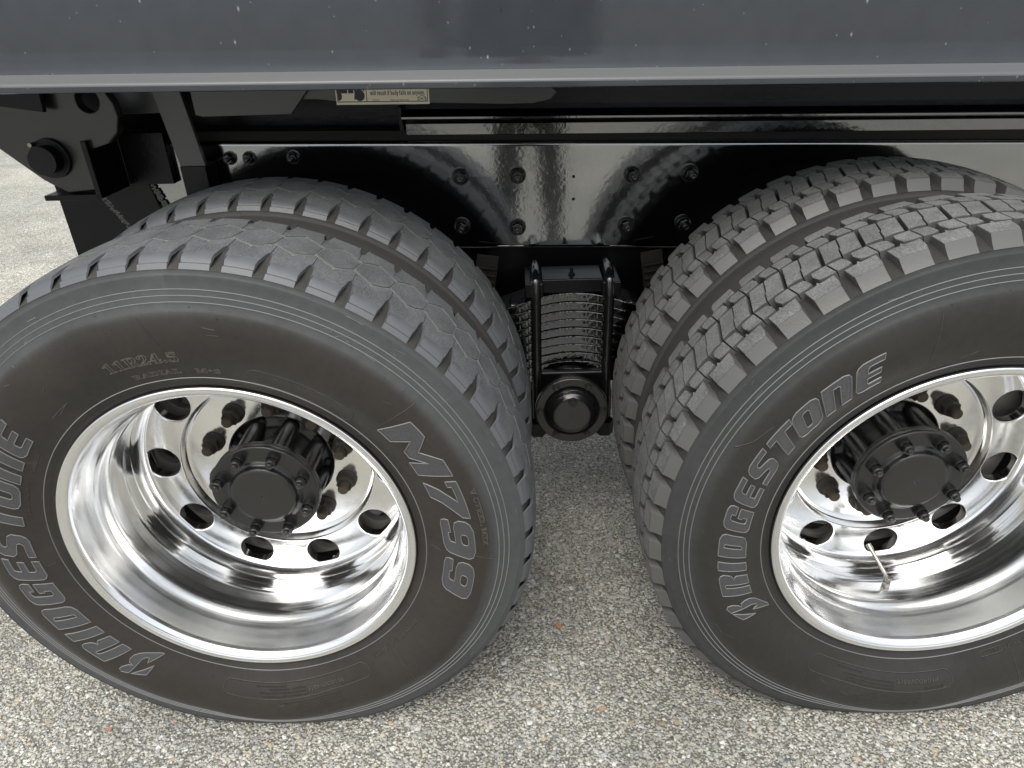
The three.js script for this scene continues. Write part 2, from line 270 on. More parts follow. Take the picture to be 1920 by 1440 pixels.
// one tread block: polygon [s (fraction of pitch), t (m across), outer? [flare, foot radius, foot half width, rounding]]; counter-clockwise seen from outside
function blockTris(out, poly0, k, dth, P, Rtop, depth, ch, rnd) {
  const pw = dth * 0.55, poly = [];
  poly0.forEach((p, i) => { poly.push(p); const q = poly0[(i + 1) % poly0.length]; if (p[2] && q[2]) for (const f of [0.25, 0.5, 0.75]) poly.push([p[0] + (q[0] - p[0]) * f, p[1], p[2]]); });
  const n = poly.length, c = poly.reduce((a, p) => [a[0] + p[0] / n, a[1] + p[1] / n], [0, 0]);
  const inset = poly.map(([s, t, o], i) => { // pull a vertex in by ch metres
    const p0 = poly[(i + n - 1) % n], p2 = poly[(i + 1) % n]; const e1 = [(s - p0[0]) * pw, t - p0[1]], e2 = [(p2[0] - s) * pw, p2[1] - t]; const l1 = Math.hypot(...e1) || 1, l2 = Math.hypot(...e2) || 1;
    let nx = -(e1[1] / l1 + e2[1] / l2), ny = e1[0] / l1 + e2[0] / l2; const L = Math.hypot(nx, ny) || 1; nx /= L; ny /= L; return [s + nx * ch / pw, o ? t - Math.sign(t) * o[3] : t + ny * ch];
  });
  const dh = (rnd() - 0.5) * 0.0005, LV = 5;
  const V = (s, t, h) => P((k + s) * dth, Rtop(t) + h + dh, t);
  const lev = poly.map(([s, t, o], i) => {
    const I = inset[i];
    if (!o) return [V(I[0], I[1], 0), V(s, t, -ch * 0.8), V(s + (s - c[0]) * 0.01, t, -depth * 0.4), V(s + (s - c[0]) * 0.025, t + (t - c[1]) * 0.02, -depth * 0.75), V(s + (s - c[0]) * 0.05, t + (t - c[1]) * 0.04, -depth)];
    const sg = Math.sign(t), R = Rtop(t), q = (f) => k + s + (s - c[0]) * o[0] * f, W = (f, r, tt) => P(q(f) * dth, r + dh * (1 - f), sg * tt), a = Math.abs(t), rd = o[3];
    return [V(I[0], I[1], 0), W(0.1, R - rd * 0.16, a - rd * 0.32), W(0.25, R - rd * 0.55, a), W(0.6, R + (o[1] - R) * 0.55, a + (o[2] - a) * 0.42), W(1, o[1], o[2])];
  });
  const U = (p, l) => [(k + p[0]) * pw + l * 0.004, p[1] + l * 0.004];
  const push = (a, b, d, ua, ub, ud, w = 1) => { out.pos.push(...a, ...b, ...d); out.uv.push(...ua, ...ub, ...ud); out.wall.push(w); };
  const tri = THREE.ShapeUtils.triangulateShape(inset.map(([s, t]) => new THREE.Vector2(s * pw, t)), []);
  for (const [a, b, d] of tri) push(lev[a][0], lev[b][0], lev[d][0], U(inset[a], 0), U(inset[b], 0), U(inset[d], 0), 0);
  for (let i = 0; i < n; i++) for (let l = 0; l + 1 < LV; l++) {
    const j = (i + 1) % n, a = lev[i][l], b = lev[j][l], A = lev[i][l + 1], B = lev[j][l + 1];
    push(A, B, a, U(poly[i], l + 1), U(poly[j], l + 1), U(poly[i], l)); push(a, B, b, U(poly[i], l), U(poly[j], l + 1), U(poly[j], l));
  }
}
function triGeo(out) { const g = new THREE.BufferGeometry(); g.setAttribute('position', new THREE.Float32BufferAttribute(out.pos, 3)); g.setAttribute('uv', new THREE.Float32BufferAttribute(out.uv, 2)); g.computeVertexNormals(); return g; }

function splitBlocks(out) { // tops and side walls as two meshes
  const g = creased(triGeo(out), 0.62), pick = (w) => { const n = out.wall.filter((x) => x === w).length, o = new THREE.BufferGeometry(); for (const [k, s] of [['position', 3], ['normal', 3], ['uv', 2]]) { const src = g.attributes[k].array, d = new Float32Array(n * 3 * s); let c = 0; out.wall.forEach((x, i) => { if (x === w) { d.set(src.subarray(i * 3 * s, (i + 1) * 3 * s), c); c += 3 * s; } }); o.setAttribute(k, new THREE.BufferAttribute(d, s)); } return o; };
  return { blocks: pick(0), walls: pick(1) };
}
function lugTread(P) { // deep block tread; 53 pitches
  const NP = 53, dth = 2 * Math.PI / NP, R0 = 0.553, Rtop = (t) => R0 - 0.0075 * Math.pow(Math.abs(t) / 0.106, 2.2), out = { pos: [], uv: [], wall: [] }, rnd = rng(5), DEP = 0.0145;
  const sh = [0.05, 0.5245, 0.1178, 0.003]; // outer wall foot
  const E = 0.1055, flip = (p, d) => p.map(([u, t, o]) => [d - u, -t, o]);
  // one pitch, u running clockwise: shoulder block, two intermediate blocks, two centre blocks
  const S = [[-0.575, E, sh], [-0.6, 0.092], [-0.625, 0.0735], [-0.31, 0.0725], [-0.285, 0.0675], [-0.245, 0.0675], [-0.215, 0.0725], [0.145, 0.0715], [0.135, 0.094], [0.075, E, sh]];
  const A = [[-0.8, 0.0375], [-0.45, 0.0412], [-0.39, 0.05], [-0.365, 0.0632], [-0.5, 0.0672], [-0.735, 0.0665]], B2 = [[-0.22, 0.0378], [0.165, 0.0365], [0.235, 0.0665], [0.02, 0.067], [-0.175, 0.0637], [-0.25, 0.05]];
  const C = [[-0.375, 0.0318], [-0.12, 0.0302], [0.09, 0.0325], [0.3, -0.0285], [0.08, -0.0305], [-0.14, -0.0305], [-0.255, 0.0035], [-0.305, 0.0085]], D = [[0.195, 0.0305], [0.42, 0.0295], [0.59, 0.0325], [0.665, 0.0095], [0.715, 0.0045], [0.83, -0.0295], [0.6, -0.031], [0.405, -0.0315]];
  const list = [S, A, B2, C, D, flip(S, 0.5), flip(A, 0.5), flip(B2, 0.5)].map((p) => p.map(([u, t, o]) => o ? [-u, t, o] : [-u, t])).map((p) => THREE.ShapeUtils.area(p.map(([a, b]) => new THREE.Vector2(a, b))) > 0 ? p : p.slice().reverse());
  for (let k = 0; k < NP; k++) for (const p of list) blockTris(out, p, k, dth, P, Rtop, DEP, 0.0009, rnd);
  const B = R0 - 0.0145, base = [[-0.1178, 0.5245], [-0.1135, 0.5262], [-0.105, 0.5295], [-0.085, B - 0.0025], [-0.05, B - 0.0005], [0, B], [0.05, B - 0.0005], [0.085, B - 0.0025], [0.105, 0.5295], [0.1135, 0.5262], [0.1178, 0.5245]];
  return { ...splitBlocks(out), base: ringSurface(P, base, 288) };
}
function ribTread(P) { // worn rib tread with scalloped shoulders; 53 pitches
  const NP = 53, dth = 2 * Math.PI / NP, R0 = 0.5465, Rtop = (t) => R0 - 0.006 * Math.pow(Math.abs(t) / 0.106, 2.4), out = { pos: [], uv: [], wall: [] }, rnd = rng(6), DEP = 0.0045;
  const sh = [0.03, 0.5236, 0.1178, 0.017], E = 0.1075;
  const flip = (poly, ds) => poly.map(([s, t, o]) => [ds - s, -t, o]);
  // one pitch, u running clockwise: shoulder rib with a long teardrop scallop, centre rib between zigzag grooves
  const S = [[0.135, E, sh], [0.115, 0.097], [0.095, 0.085], [0.07, 0.068], [0.03, 0.0605], [0.006, 0.0595], [0.006, 0.0278], [0.2, 0.0368], [0.4, 0.0452], [0.405, 0.0505], [0.485, 0.0505], [0.49, 0.0452], [0.7, 0.0352], [0.88, 0.0225], [0.994, 0.0272], [0.994, 0.0595], [0.965, 0.0605], [0.925, 0.068], [0.895, 0.085], [0.865, 0.097], [0.835, E, sh]];
  const R2 = [[-0.09, 0.0168], [0.2, 0.0315], [0.45, 0.0402], [0.68, 0.0315], [0.872, 0.0178], [0.955, -0.0172], [0.7, -0.0305], [0.45, -0.039], [0.37, -0.039], [0.18, -0.0305], [-0.008, -0.0172]];
  const list = [S, R2, flip(S, 0.86)].map((p) => p.map(([u, t, o]) => o ? [-u, t, o] : [-u, t])).map((p) => THREE.ShapeUtils.area(p.map(([a, b]) => new THREE.Vector2(a, b))) > 0 ? p : p.slice().reverse());
  for (let k = 0; k < NP; k++) for (const p of list) blockTris(out, p, k, dth, P, Rtop, DEP, 0.0006, rnd);
  const B = R0 - 0.0032, shoulderBase = (g) => [[0.1178, 0.5237], [0.113, 0.526], [0.1055, 0.5278], [0.096, 0.5305], [0.085, 0.535], [0.074, 0.5388], [0.06, 0.5412]].map(([t, r]) => [t * g, r]);
  const bR = ringSurface(P, shoulderBase(1).reverse(), 288), bL = ringSurface(P, shoulderBase(-1), 288);
  const dz = [-0.0605, -0.05, -0.04, -0.03, -0.015, 0, 0.015, 0.03, 0.04, 0.05, 0.0605].map((t) => [t, Rtop(t) - 0.0014]); dz[0][1] = dz[10][1] = 0.5412; const mid = ringSurface(P, dz, 288);
  return { ...splitBlocks(out), base: merge([bL, bR]), dirt: mid };
}
// ---- raised lettering on the sidewalls
const fonts = {}; { const fl = new FontLoader(); fonts.bold = await fl.loadAsync('fonts/droid/droid_sans_bold.typeface.json'); fonts.serif = await fl.loadAsync('fonts/droid/droid_serif_bold.typeface.json'); }
const poly = (pts, holes = []) => { const s = new THREE.Shape(pts.map(([x, y]) => new THREE.Vector2(x, y))); for (const h of holes) s.holes.push(new THREE.Path(h.map(([x, y]) => new THREE.Vector2(x, y)))); return s; };
// heavy condensed letters in a box of height 1; [advance, shapes]
const GLYPH = {
  B1: [0.92, [poly([[0.307, 0.94], [0.447, 1.03], [0.541, 0.95], [0.574, 0.8], [0.541, 0.59], [0.457, 0.52], [0.599, 0.48], [0.681, 0.34], [0.717, 0.16], [0.672, 0.0], [0.574, -0.11], [0.279, -0.34], [0.186, -0.36], [0.289, 0.2], [0.373, 0.0], [0.447, 0.02], [0.476, 0.16]].reverse()), poly([[0.261, 0.91], [0.0, 0.68], [0.102, 0.19]])]],
  R: [0.86, [poly([[0, 0], [0.27, 0], [0.27, 0.8], [0.3, 0.84], [0.35, 0.84], [0.38, 0.8], [0.38, 0], [0.68, 0], [0.69, 0.38], [0.65, 0.45], [0.55, 0.5], [0.65, 0.54], [0.7, 0.62], [0.72, 0.82], [0.67, 0.94], [0.56, 1], [0, 1]])]],
  I: [0.46, [poly([[0, 0], [0.27, 0], [0.27, 1], [0, 1]])]],
  D: [0.85, [poly([[0, 0], [0.5, 0], [0.64, 0.07], [0.69, 0.2], [0.69, 0.8], [0.64, 0.93], [0.5, 1], [0, 1]], [[[0.28, 0.17], [0.28, 0.83], [0.35, 0.83], [0.39, 0.79], [0.39, 0.21], [0.35, 0.17]]])]],
  G: [0.81, [poly([[0.16, 0], [0.67, 0], [0.67, 0.54], [0.38, 0.54], [0.38, 0.38], [0.43, 0.38], [0.43, 0.19], [0.31, 0.19], [0.26, 0.25], [0.26, 0.75], [0.31, 0.81], [0.43, 0.81], [0.43, 0.66], [0.67, 0.66], [0.67, 0.84], [0.62, 0.95], [0.52, 1], [0.16, 1], [0.05, 0.95], [0, 0.84], [0, 0.16], [0.05, 0.05]])]],
  E: [0.74, [poly([[0.14, 0], [0.6, 0], [0.6, 0.19], [0.3, 0.19], [0.26, 0.24], [0.26, 0.41], [0.56, 0.41], [0.56, 0.59], [0.26, 0.59], [0.26, 0.76], [0.3, 0.81], [0.6, 0.81], [0.6, 1], [0.14, 1], [0.04, 0.94], [0, 0.84], [0, 0.16], [0.04, 0.06]])]],
  S: [0.81, [poly([[0, 0], [0.52, 0], [0.63, 0.06], [0.68, 0.17], [0.68, 0.43], [0.6, 0.55], [0.3, 0.64], [0.26, 0.7], [0.26, 0.77], [0.31, 0.81], [0.66, 0.81], [0.66, 1], [0.16, 1], [0.05, 0.94], [0, 0.84], [0, 0.58], [0.08, 0.47], [0.38, 0.37], [0.42, 0.32], [0.42, 0.24], [0.37, 0.19], [0, 0.19]])]],
  T: [0.7, [poly([[0.2, 0], [0.46, 0], [0.46, 0.8], [0.68, 0.8], [0.68, 1], [-0.02, 1], [-0.02, 0.8], [0.2, 0.8]])]],
  O: [0.8, [poly([[0.17, 0], [0.54, 0], [0.66, 0.06], [0.71, 0.18], [0.71, 0.82], [0.66, 0.94], [0.54, 1], [0.17, 1], [0.05, 0.94], [0, 0.82], [0, 0.18], [0.05, 0.06]], [[[0.3, 0.2], [0.26, 0.26], [0.26, 0.74], [0.3, 0.8], [0.41, 0.8], [0.45, 0.74], [0.45, 0.26], [0.41, 0.2]]])]],
  N: [0.8, [poly([[0, 0], [0.26, 0], [0.26, 0.8], [0.38, 0.8], [0.43, 0.75], [0.43, 0], [0.69, 0], [0.69, 0.82], [0.64, 0.94], [0.52, 1], [0, 1]])]],
  M: [1.36, [poly([[0, 0], [0.33, 0], [0.42, 0.55], [0.62, 0.12], [0.78, 0.12], [0.95, 0.55], [0.9, 0], [1.22, 0], [1.26, 1], [0.92, 1], [0.68, 0.5], [0.4, 1], [0.06, 1]])]],
  7: [0.92, [poly([[0.06, 0], [0.42, 0], [0.52, 0.3], [0.82, 0.78], [0.82, 1], [0.02, 1], [0.02, 0.68], [0.14, 0.68], [0.14, 0.8], [0.48, 0.8], [0.2, 0.36]])]],
  9: [0.98, [poly([[0.18, 0], [0.66, 0], [0.8, 0.07], [0.85, 0.2], [0.85, 0.8], [0.8, 0.93], [0.66, 1], [0.2, 1], [0.06, 0.93], [0, 0.8], [0, 0.6], [0.06, 0.46], [0.2, 0.4], [0.55, 0.4], [0.55, 0.24], [0.5, 0.2], [0.34, 0.2], [0.32, 0.28], [0.02, 0.28], [0.02, 0.16], [0.06, 0.05]], [[[0.36, 0.58], [0.31, 0.63], [0.31, 0.76], [0.36, 0.81], [0.5, 0.81], [0.55, 0.76], [0.55, 0.63], [0.5, 0.58]]])]],
};
const tess = new TessellateModifier(0.16, 5);
function letterGeo(P, word, th0, th1, r0, h, shear) { // word set clockwise from th0 to th1, feet at r0, height h
  const seq = word.map((w) => GLYPH[w]), adv = seq.reduce((a, g) => a + g[0], 0), rm = r0 + h / 2; const sx = (th0 - th1) * rm / adv; let cx = 0; const fills = [], ridges = { pos: [], uv: [] };
  const S = (x, y, lift) => { const r = r0 + y * h, th = th0 - (x * sx) / rm, [hz, sl] = profAt(r), L = Math.hypot(1, sl); return P(th, r - sl / L * lift, hz + lift / L); };
  for (const [a, shapes] of seq) {
    for (const shp of shapes) {
      const X = (p) => [cx + p.x + shear * (p.y - 0.5) * h / sx, p.y];
      let g = new THREE.ShapeGeometry(shp, 4).toNonIndexed(); g.deleteAttribute('normal'); g.deleteAttribute('uv'); g = tess.modify(g);
      const p = g.attributes.position, uv = new Float32Array(p.count * 2);
      for (let i = 0; i < p.count; i++) { const [x, y] = X({ x: p.getX(i), y: p.getY(i) }); uv[2 * i] = x * sx; uv[2 * i + 1] = y * h; p.setXYZ(i, ...S(x, y, 0.0007)); }
      g.setAttribute('uv', new THREE.BufferAttribute(uv, 2)); g.computeVertexNormals(); fills.push(g);
      const ex = shp.extractPoints(4);
      for (const loop of [ex.shape, ...ex.holes]) {
        const pts = []; for (let i = 0; i < loop.length; i++) { const A = loop[i], B = loop[(i + 1) % loop.length]; const L = Math.hypot((B.x - A.x) * sx, (B.y - A.y) * h), n = Math.max(1, Math.ceil(L / 0.006)); if (L < 1e-6) continue; for (let q = 0; q < n; q++) pts.push(X({ x: A.x + (B.x - A.x) * q / n, y: A.y + (B.y - A.y) * q / n })); }
        const n = pts.length, W = 0.0009;
        const nor = pts.map((_, i) => { const A = pts[(i + n - 1) % n], B = pts[(i + 1) % n], dx = (B[0] - A[0]) * sx, dy = (B[1] - A[1]) * h, L = Math.hypot(dx, dy) || 1; return [-dy / L * W / sx, dx / L * W / h]; });
        for (let i = 0; i < n; i++) {
          const j = (i + 1) % n; const q = (k, o, l) => S(pts[k][0] + nor[k][0] * o, pts[k][1] + nor[k][1] * o, l);
          for (const [o1, l1, o2, l2] of [[1, 0.0001, 0.35, 0.0016], [0.35, 0.0016, -0.35, 0.0016], [-0.35, 0.0016, -1, 0.0001]]) { const a = q(i, o1, l1), b = q(j, o1, l1), c = q(i, o2, l2), d = q(j, o2, l2); ridges.pos.push(...a, ...c, ...b, ...b, ...c, ...d); for (let u = 0; u < 6; u++) ridges.uv.push(0, 0); }
        }
      }
    }
    cx += a;
  }
  return { fill: merge(fills), ridge: triGeo(ridges) };
}
function ringRidges(P, list) { // thin raised circles on the sidewall
  const out = { pos: [], uv: [] }, N = 360;
  for (const r0 of list) { const S = (th, d, l) => { const [hz, sl] = profAt(r0 + d), L = Math.hypot(1, sl); return P(th, r0 + d - sl / L * l, hz + l / L); };
    for (let i = 0; i < N; i++) { const a = i / N * 2 * Math.PI, b = (i + 1) / N * 2 * Math.PI; for (const [d1, l1, d2, l2] of [[-0.0009, -0.0001, 0, 0.0011], [0, 0.0011, 0.0009, -0.0001]]) { const p = S(a, d1, l1), q = S(b, d1, l1), u = S(a, d2, l2), v = S(b, d2, l2); out.pos.push(...p, ...u, ...q, ...q, ...u, ...v); for (let k = 0; k < 6; k++) out.uv.push(0, 0); } } }
  return triGeo(out);
}
// small relief drawn on the unrolled sidewall (8192 x 512, clockwise from THREF, outer edge on top)
function reliefTexture(draw, seed, inner, outer) {
  const c = document.createElement('canvas'); c.width = c.height = 2048; const g = c.getContext('2d'); g.fillStyle = 'rgb(110,110,110)'; g.fillRect(0, 0, 2048, 2048);
  for (let q = 0; q < 4; q++) for (const wrap of [0, 8192]) { g.save(); g.beginPath(); g.rect(0, q * 512, 2048, 512); g.clip(); g.translate(-q * 2048 + wrap, q * 512); draw(g); g.restore(); }
  const r = rng(seed), d = g.getImageData(0, 0, 2048, 2048).data; const b = tileNoise(seed + 1, 90), a9 = tileNoise(seed + 2, 9); const cm = new Uint8Array(d.length), bm = new Uint8Array(d.length);
  for (let k = 0; k < d.length; k += 4) {
    const i = (k >> 2) & 2047, j = k >> 13, e = d[k] - 110, v = clamp(d[k] + (r() - 0.5) * 6 + (b(i / 2048, j / 2048) - 0.5) * 5, 0, 255);
    bm[k] = bm[k + 1] = bm[k + 2] = v; bm[k + 3] = cm[k + 3] = 255; // raised edges painted paler, for rubbed wear and the glints along them; dressed band inside, drier band towards the shoulder
    const rr = RO - (RO - RI) * ((j & 511) / 512), t = sstep(0.452, 0.474, rr + 0.006 * (a9(i / 2048, j / 2048) - 0.5)), n = 0.9 + 0.16 * b(i / 2048, j / 2048) + 0.26 * (a9(i / 2048, j / 2048) - 0.5) + 0.05 * (r() - 0.5);
    for (let q = 0; q < 3; q++) cm[k + q] = 255 * Math.pow(clamp(((inner[q] * (1 - t) + outer[q] * t) * n) * (1 + 0.022 * Math.max(0, e) + (e > 12 && e < 34 ? 0.9 : 0))), 1 / 2.2);
  }
  const mkT = (x, srgb) => { const t = new THREE.DataTexture(x, 2048, 2048, THREE.RGBAFormat); t.flipY = true; t.magFilter = THREE.LinearFilter; t.minFilter = THREE.LinearMipmapLinearFilter; t.generateMipmaps = true; if (srgb) t.colorSpace = THREE.SRGBColorSpace; t.needsUpdate = true; return t; };
  return { bump: mkT(bm), map: mkT(cm, true) };
}
const sx = (deg) => { let f = (180 - deg) / 360; f -= Math.floor(f); return f * 8192; }, sy = (r) => (RO - r) / (RO - RI) * 512, KX = 1.3; // KX: strip px per metre is finer along x
function text(g, str, deg, r, size, o = {}) { // size in metres (cap height), feet at radius r
  g.save(); g.translate(sx(deg), sy(r)); g.scale(KX * (o.wide ?? 1), 1); const px = size / 0.000397 / 0.72; g.font = `${o.w ?? 'bold'} ${px}px ${o.f ?? 'sans-serif'}`;
  if (o.outline) { g.strokeStyle = 'rgb(215,215,215)'; g.lineWidth = o.outline * 1.6; g.lineJoin = 'miter'; g.strokeText(str, 0, 0); } else { const v = o.v ?? 190; g.fillStyle = `rgb(${v},${v},${v})`; g.fillText(str, 0, 0); } g.restore();
}
function line(g, d0, r0, d1, r1, w = 3, v = 200) { g.strokeStyle = `rgb(${v},${v},${v})`; g.lineWidth = w * 1.5; g.beginPath(); g.moveTo(sx(d0), sy(r0)); let x1 = sx(d1); g.lineTo(x1, sy(r1)); g.stroke(); }
function oval(g, d0, d1, r0, r1) { const x0 = sx(d0), x1 = sx(d1), y0 = sy(r1), y1 = sy(r0), R = (y1 - y0) / 2, rx = R * KX; g.strokeStyle = 'rgb(205,205,205)'; g.lineWidth = 4.5; g.beginPath(); g.moveTo(x0 + rx, y0); g.lineTo(x1 - rx, y0); g.ellipse(x1 - rx, y0 + R, rx, R, 0, -Math.PI / 2, Math.PI / 2); g.lineTo(x0 + rx, y1); g.ellipse(x0 + rx, y0 + R, rx, R, 0, Math.PI / 2, 1.5 * Math.PI); g.stroke(); }
function smallPrint(g, deg, r, rows, chars, size, seed, dr = 0.0062) { const R = rng(seed); const A = 'ABCDEFGHIKLMNOPRSTUVXY0123456789 '; for (let q = 0; q < rows; q++) { let s = ''; const n = chars * (0.75 + 0.25 * R()); for (let i = 0; i < n; i++) s += A[Math.floor(R() * A.length)]; text(g, s, deg - 0.5 * R(), r - q * dr, size, { v: 152, w: 'normal' }); } }
function scuffs(g, seed) { const R = rng(seed); for (let i = 0; i < 70; i++) { const d = R() * 360, r = 0.4 + 0.12 * R(), l = 0.5 + 3.5 * R() * R(); g.globalAlpha = 0.12 + 0.3 * R(); line(g, d + l, r, d, r + (R() - 0.5) * 0.012, 1 + 2 * R(), 175); } g.globalAlpha = 1; }
function vents(g, seed) { scuffs(g, seed + 7); const R = rng(seed); for (let i = 0; i < 110; i++) { const d = R() * 360, r = 0.36 + 0.155 * R(); line(g, d, r, d + (R() - 0.5) * 0.35, r + (R() - 0.5) * 0.006, 2.5, 170 + 60 * R()); } }
const reliefL = reliefTexture((g) => {
  text(g, '11R24.5', 109, 0.3785, 0.0185, { f: 'serif', outline: 3, wide: 1.3 }); text(g, 'RADIAL', 105, 0.3535, 0.0092, { f: 'serif', outline: 2, wide: 1.75 }); text(g, 'M+S', 88.5, 0.3535, 0.0092, { f: 'serif', outline: 2, wide: 1.7 });
  oval(g, 75.5, 47, 0.3445, 0.375); text(g, 'BRAND VERIFY HERE', 69, 0.3645, 0.0042, { wide: 1.5 });
  text(g, 'V-STEEL MIX', 16.2, 0.4485, 0.0092, { outline: 1.6, f: 'serif', wide: 1.35 });
  oval(g, -58.5, -106.3, 0.364, 0.396); text(g, 'REGROOVABLE', -68, 0.378, 0.0085, {}); text(g, 'LOAD RANGE', -64, 0.389, 0.0045, {}); smallPrint(g, -80, 0.3885, 3, 36, 0.0036, 3, 0.0068); smallPrint(g, -86, 0.369, 1, 26, 0.0034, 4); smallPrint(g, -70, 0.429, 5, 40, 0.0038, 8, 0.0064);
  text(g, 'FRI) DOT 12 4F 3W 799', -33, 0.361, 0.0085, { wide: 1.25, w: 'normal' }); text(g, 'TUBELESS', 152, 0.357, 0.006, { wide: 1.3 }); text(g, 'TREAD SIDEWALL 5 PLIES', 168, 0.362, 0.004, { wide: 1.3 });
  line(g, 42, 0.335, 40, 0.461, 3); line(g, 148, 0.352, 152, 0.452, 3); line(g, -47, 0.372, -50, 0.455, 3, 190); line(g, 92.5, 0.395, 96, 0.46, 2, 160); line(g, -2, 0.352, -3.2, 0.372, 3); line(g, -3, 0.435, -4.5, 0.468, 3); line(g, 129, 0.365, 124, 0.372, 3); line(g, 131, 0.37, 124, 0.372, 3);
  line(g, -127, 0.352, -129, 0.37, 3); line(g, 186, 0.352, 186.5, 0.368, 3); vents(g, 91);
  text(g, '\u25b3', 85.5, 0.508, 0.008, { outline: 2 });
}, 301, [0.0315, 0.0275, 0.0238], [0.06, 0.063, 0.064]);
const reliefR = reliefTexture((g) => {
  oval(g, -76.8, -122.5, 0.3655, 0.4025); text(g, 'REGROOVABLE', -81, 0.3775, 0.009, {}); text(g, 'LOAD RANGE', -80, 0.394, 0.0045, {}); smallPrint(g, -94, 0.395, 3, 38, 0.0036, 5, 0.0068); smallPrint(g, -104, 0.372, 1, 26, 0.0034, 6); smallPrint(g, -86, 0.435, 6, 44, 0.0038, 9, 0.0058);
  text(g, 'DOT 1E3 4CWT3 TR 25', -38, 0.356, 0.0085, { wide: 1.3, w: 'normal' }); oval(g, -60, -67, 0.353, 0.364); text(g, '1125', -61, 0.3555, 0.0055, {});
  line(g, 112, 0.358, 108.5, 0.452, 3); line(g, -58, 0.357, -60, 0.46, 3, 190); line(g, 152, 0.447, 147, 0.437, 3); line(g, 152, 0.447, 155, 0.466, 3); line(g, 156, 0.342, 158, 0.36, 3); line(g, -153, 0.352, -150, 0.366, 3); line(g, -146, 0.444, -149, 0.46, 3); line(g, -149, 0.46, -152.5, 0.46, 3);
  line(g, 104, 0.355, 100, 0.364, 3); line(g, 102, 0.355, 100, 0.364, 3); smallPrint(g, 122, 0.338, 1, 16, 0.004, 14); smallPrint(g, 112, 0.345, 1, 14, 0.004, 15); vents(g, 92);
  text(g, '\u25b3', 127, 0.508, 0.008, { outline: 2 });
}, 302, [0.0275, 0.0265, 0.0243], [0.04, 0.0418, 0.042]);
const sideMat = (rel) => new THREE.MeshPhysicalMaterial({ specularIntensity: 0.5, map: rel.map, bumpMap: rel.bump, bumpScale: 0.011, roughness: 0.45, side: THREE.DoubleSide });
const M_sideL = sideMat(reliefL), M_sideR = sideMat(reliefR);
const M_sidePlain = mk({ color: lin(0.03, 0.028, 0.026), roughness: 0.6, bumpMap: grit, bumpScale: 0.0006 });
const M_letter = mk({ color: lin(0.06, 0.061, 0.0635), roughness: 0.38, bumpMap: grit, bumpScale: 0.0015 }), M_ridge = mk({ color: lin(0.19, 0.19, 0.187), roughness: 0.35 });
const M_treadL = mk({ map: dusty, color: lin(0.31, 0.318, 0.33), roughness: 0.55, bumpMap: grit, bumpScale: 0.00035 }), M_baseL = mk({ color: lin(0.045, 0.042, 0.037), roughness: 0.85, bumpMap: grit, bumpScale: 0.001 }), M_dirt = mk({ color: lin(0.21, 0.195, 0.165), roughness: 0.95, bumpMap: grit, bumpScale: 0.0015 });
const M_wallL = mk({ color: lin(0.09, 0.094, 0.1), roughness: 0.42, bumpMap: grit, bumpScale: 0.0003 }), M_wallR = mk({ color: lin(0.088, 0.087, 0.084), roughness: 0.42, bumpMap: grit, bumpScale: 0.0003 });
const M_treadR = mk({ map: dusty, color: lin(0.41, 0.412, 0.413), roughness: 0.55, bumpMap: grit, bumpScale: 0.0004 }), M_baseR = mk({ color: lin(0.032, 0.03, 0.027), roughness: 0.85, bumpMap: grit, bumpScale: 0.0012 });


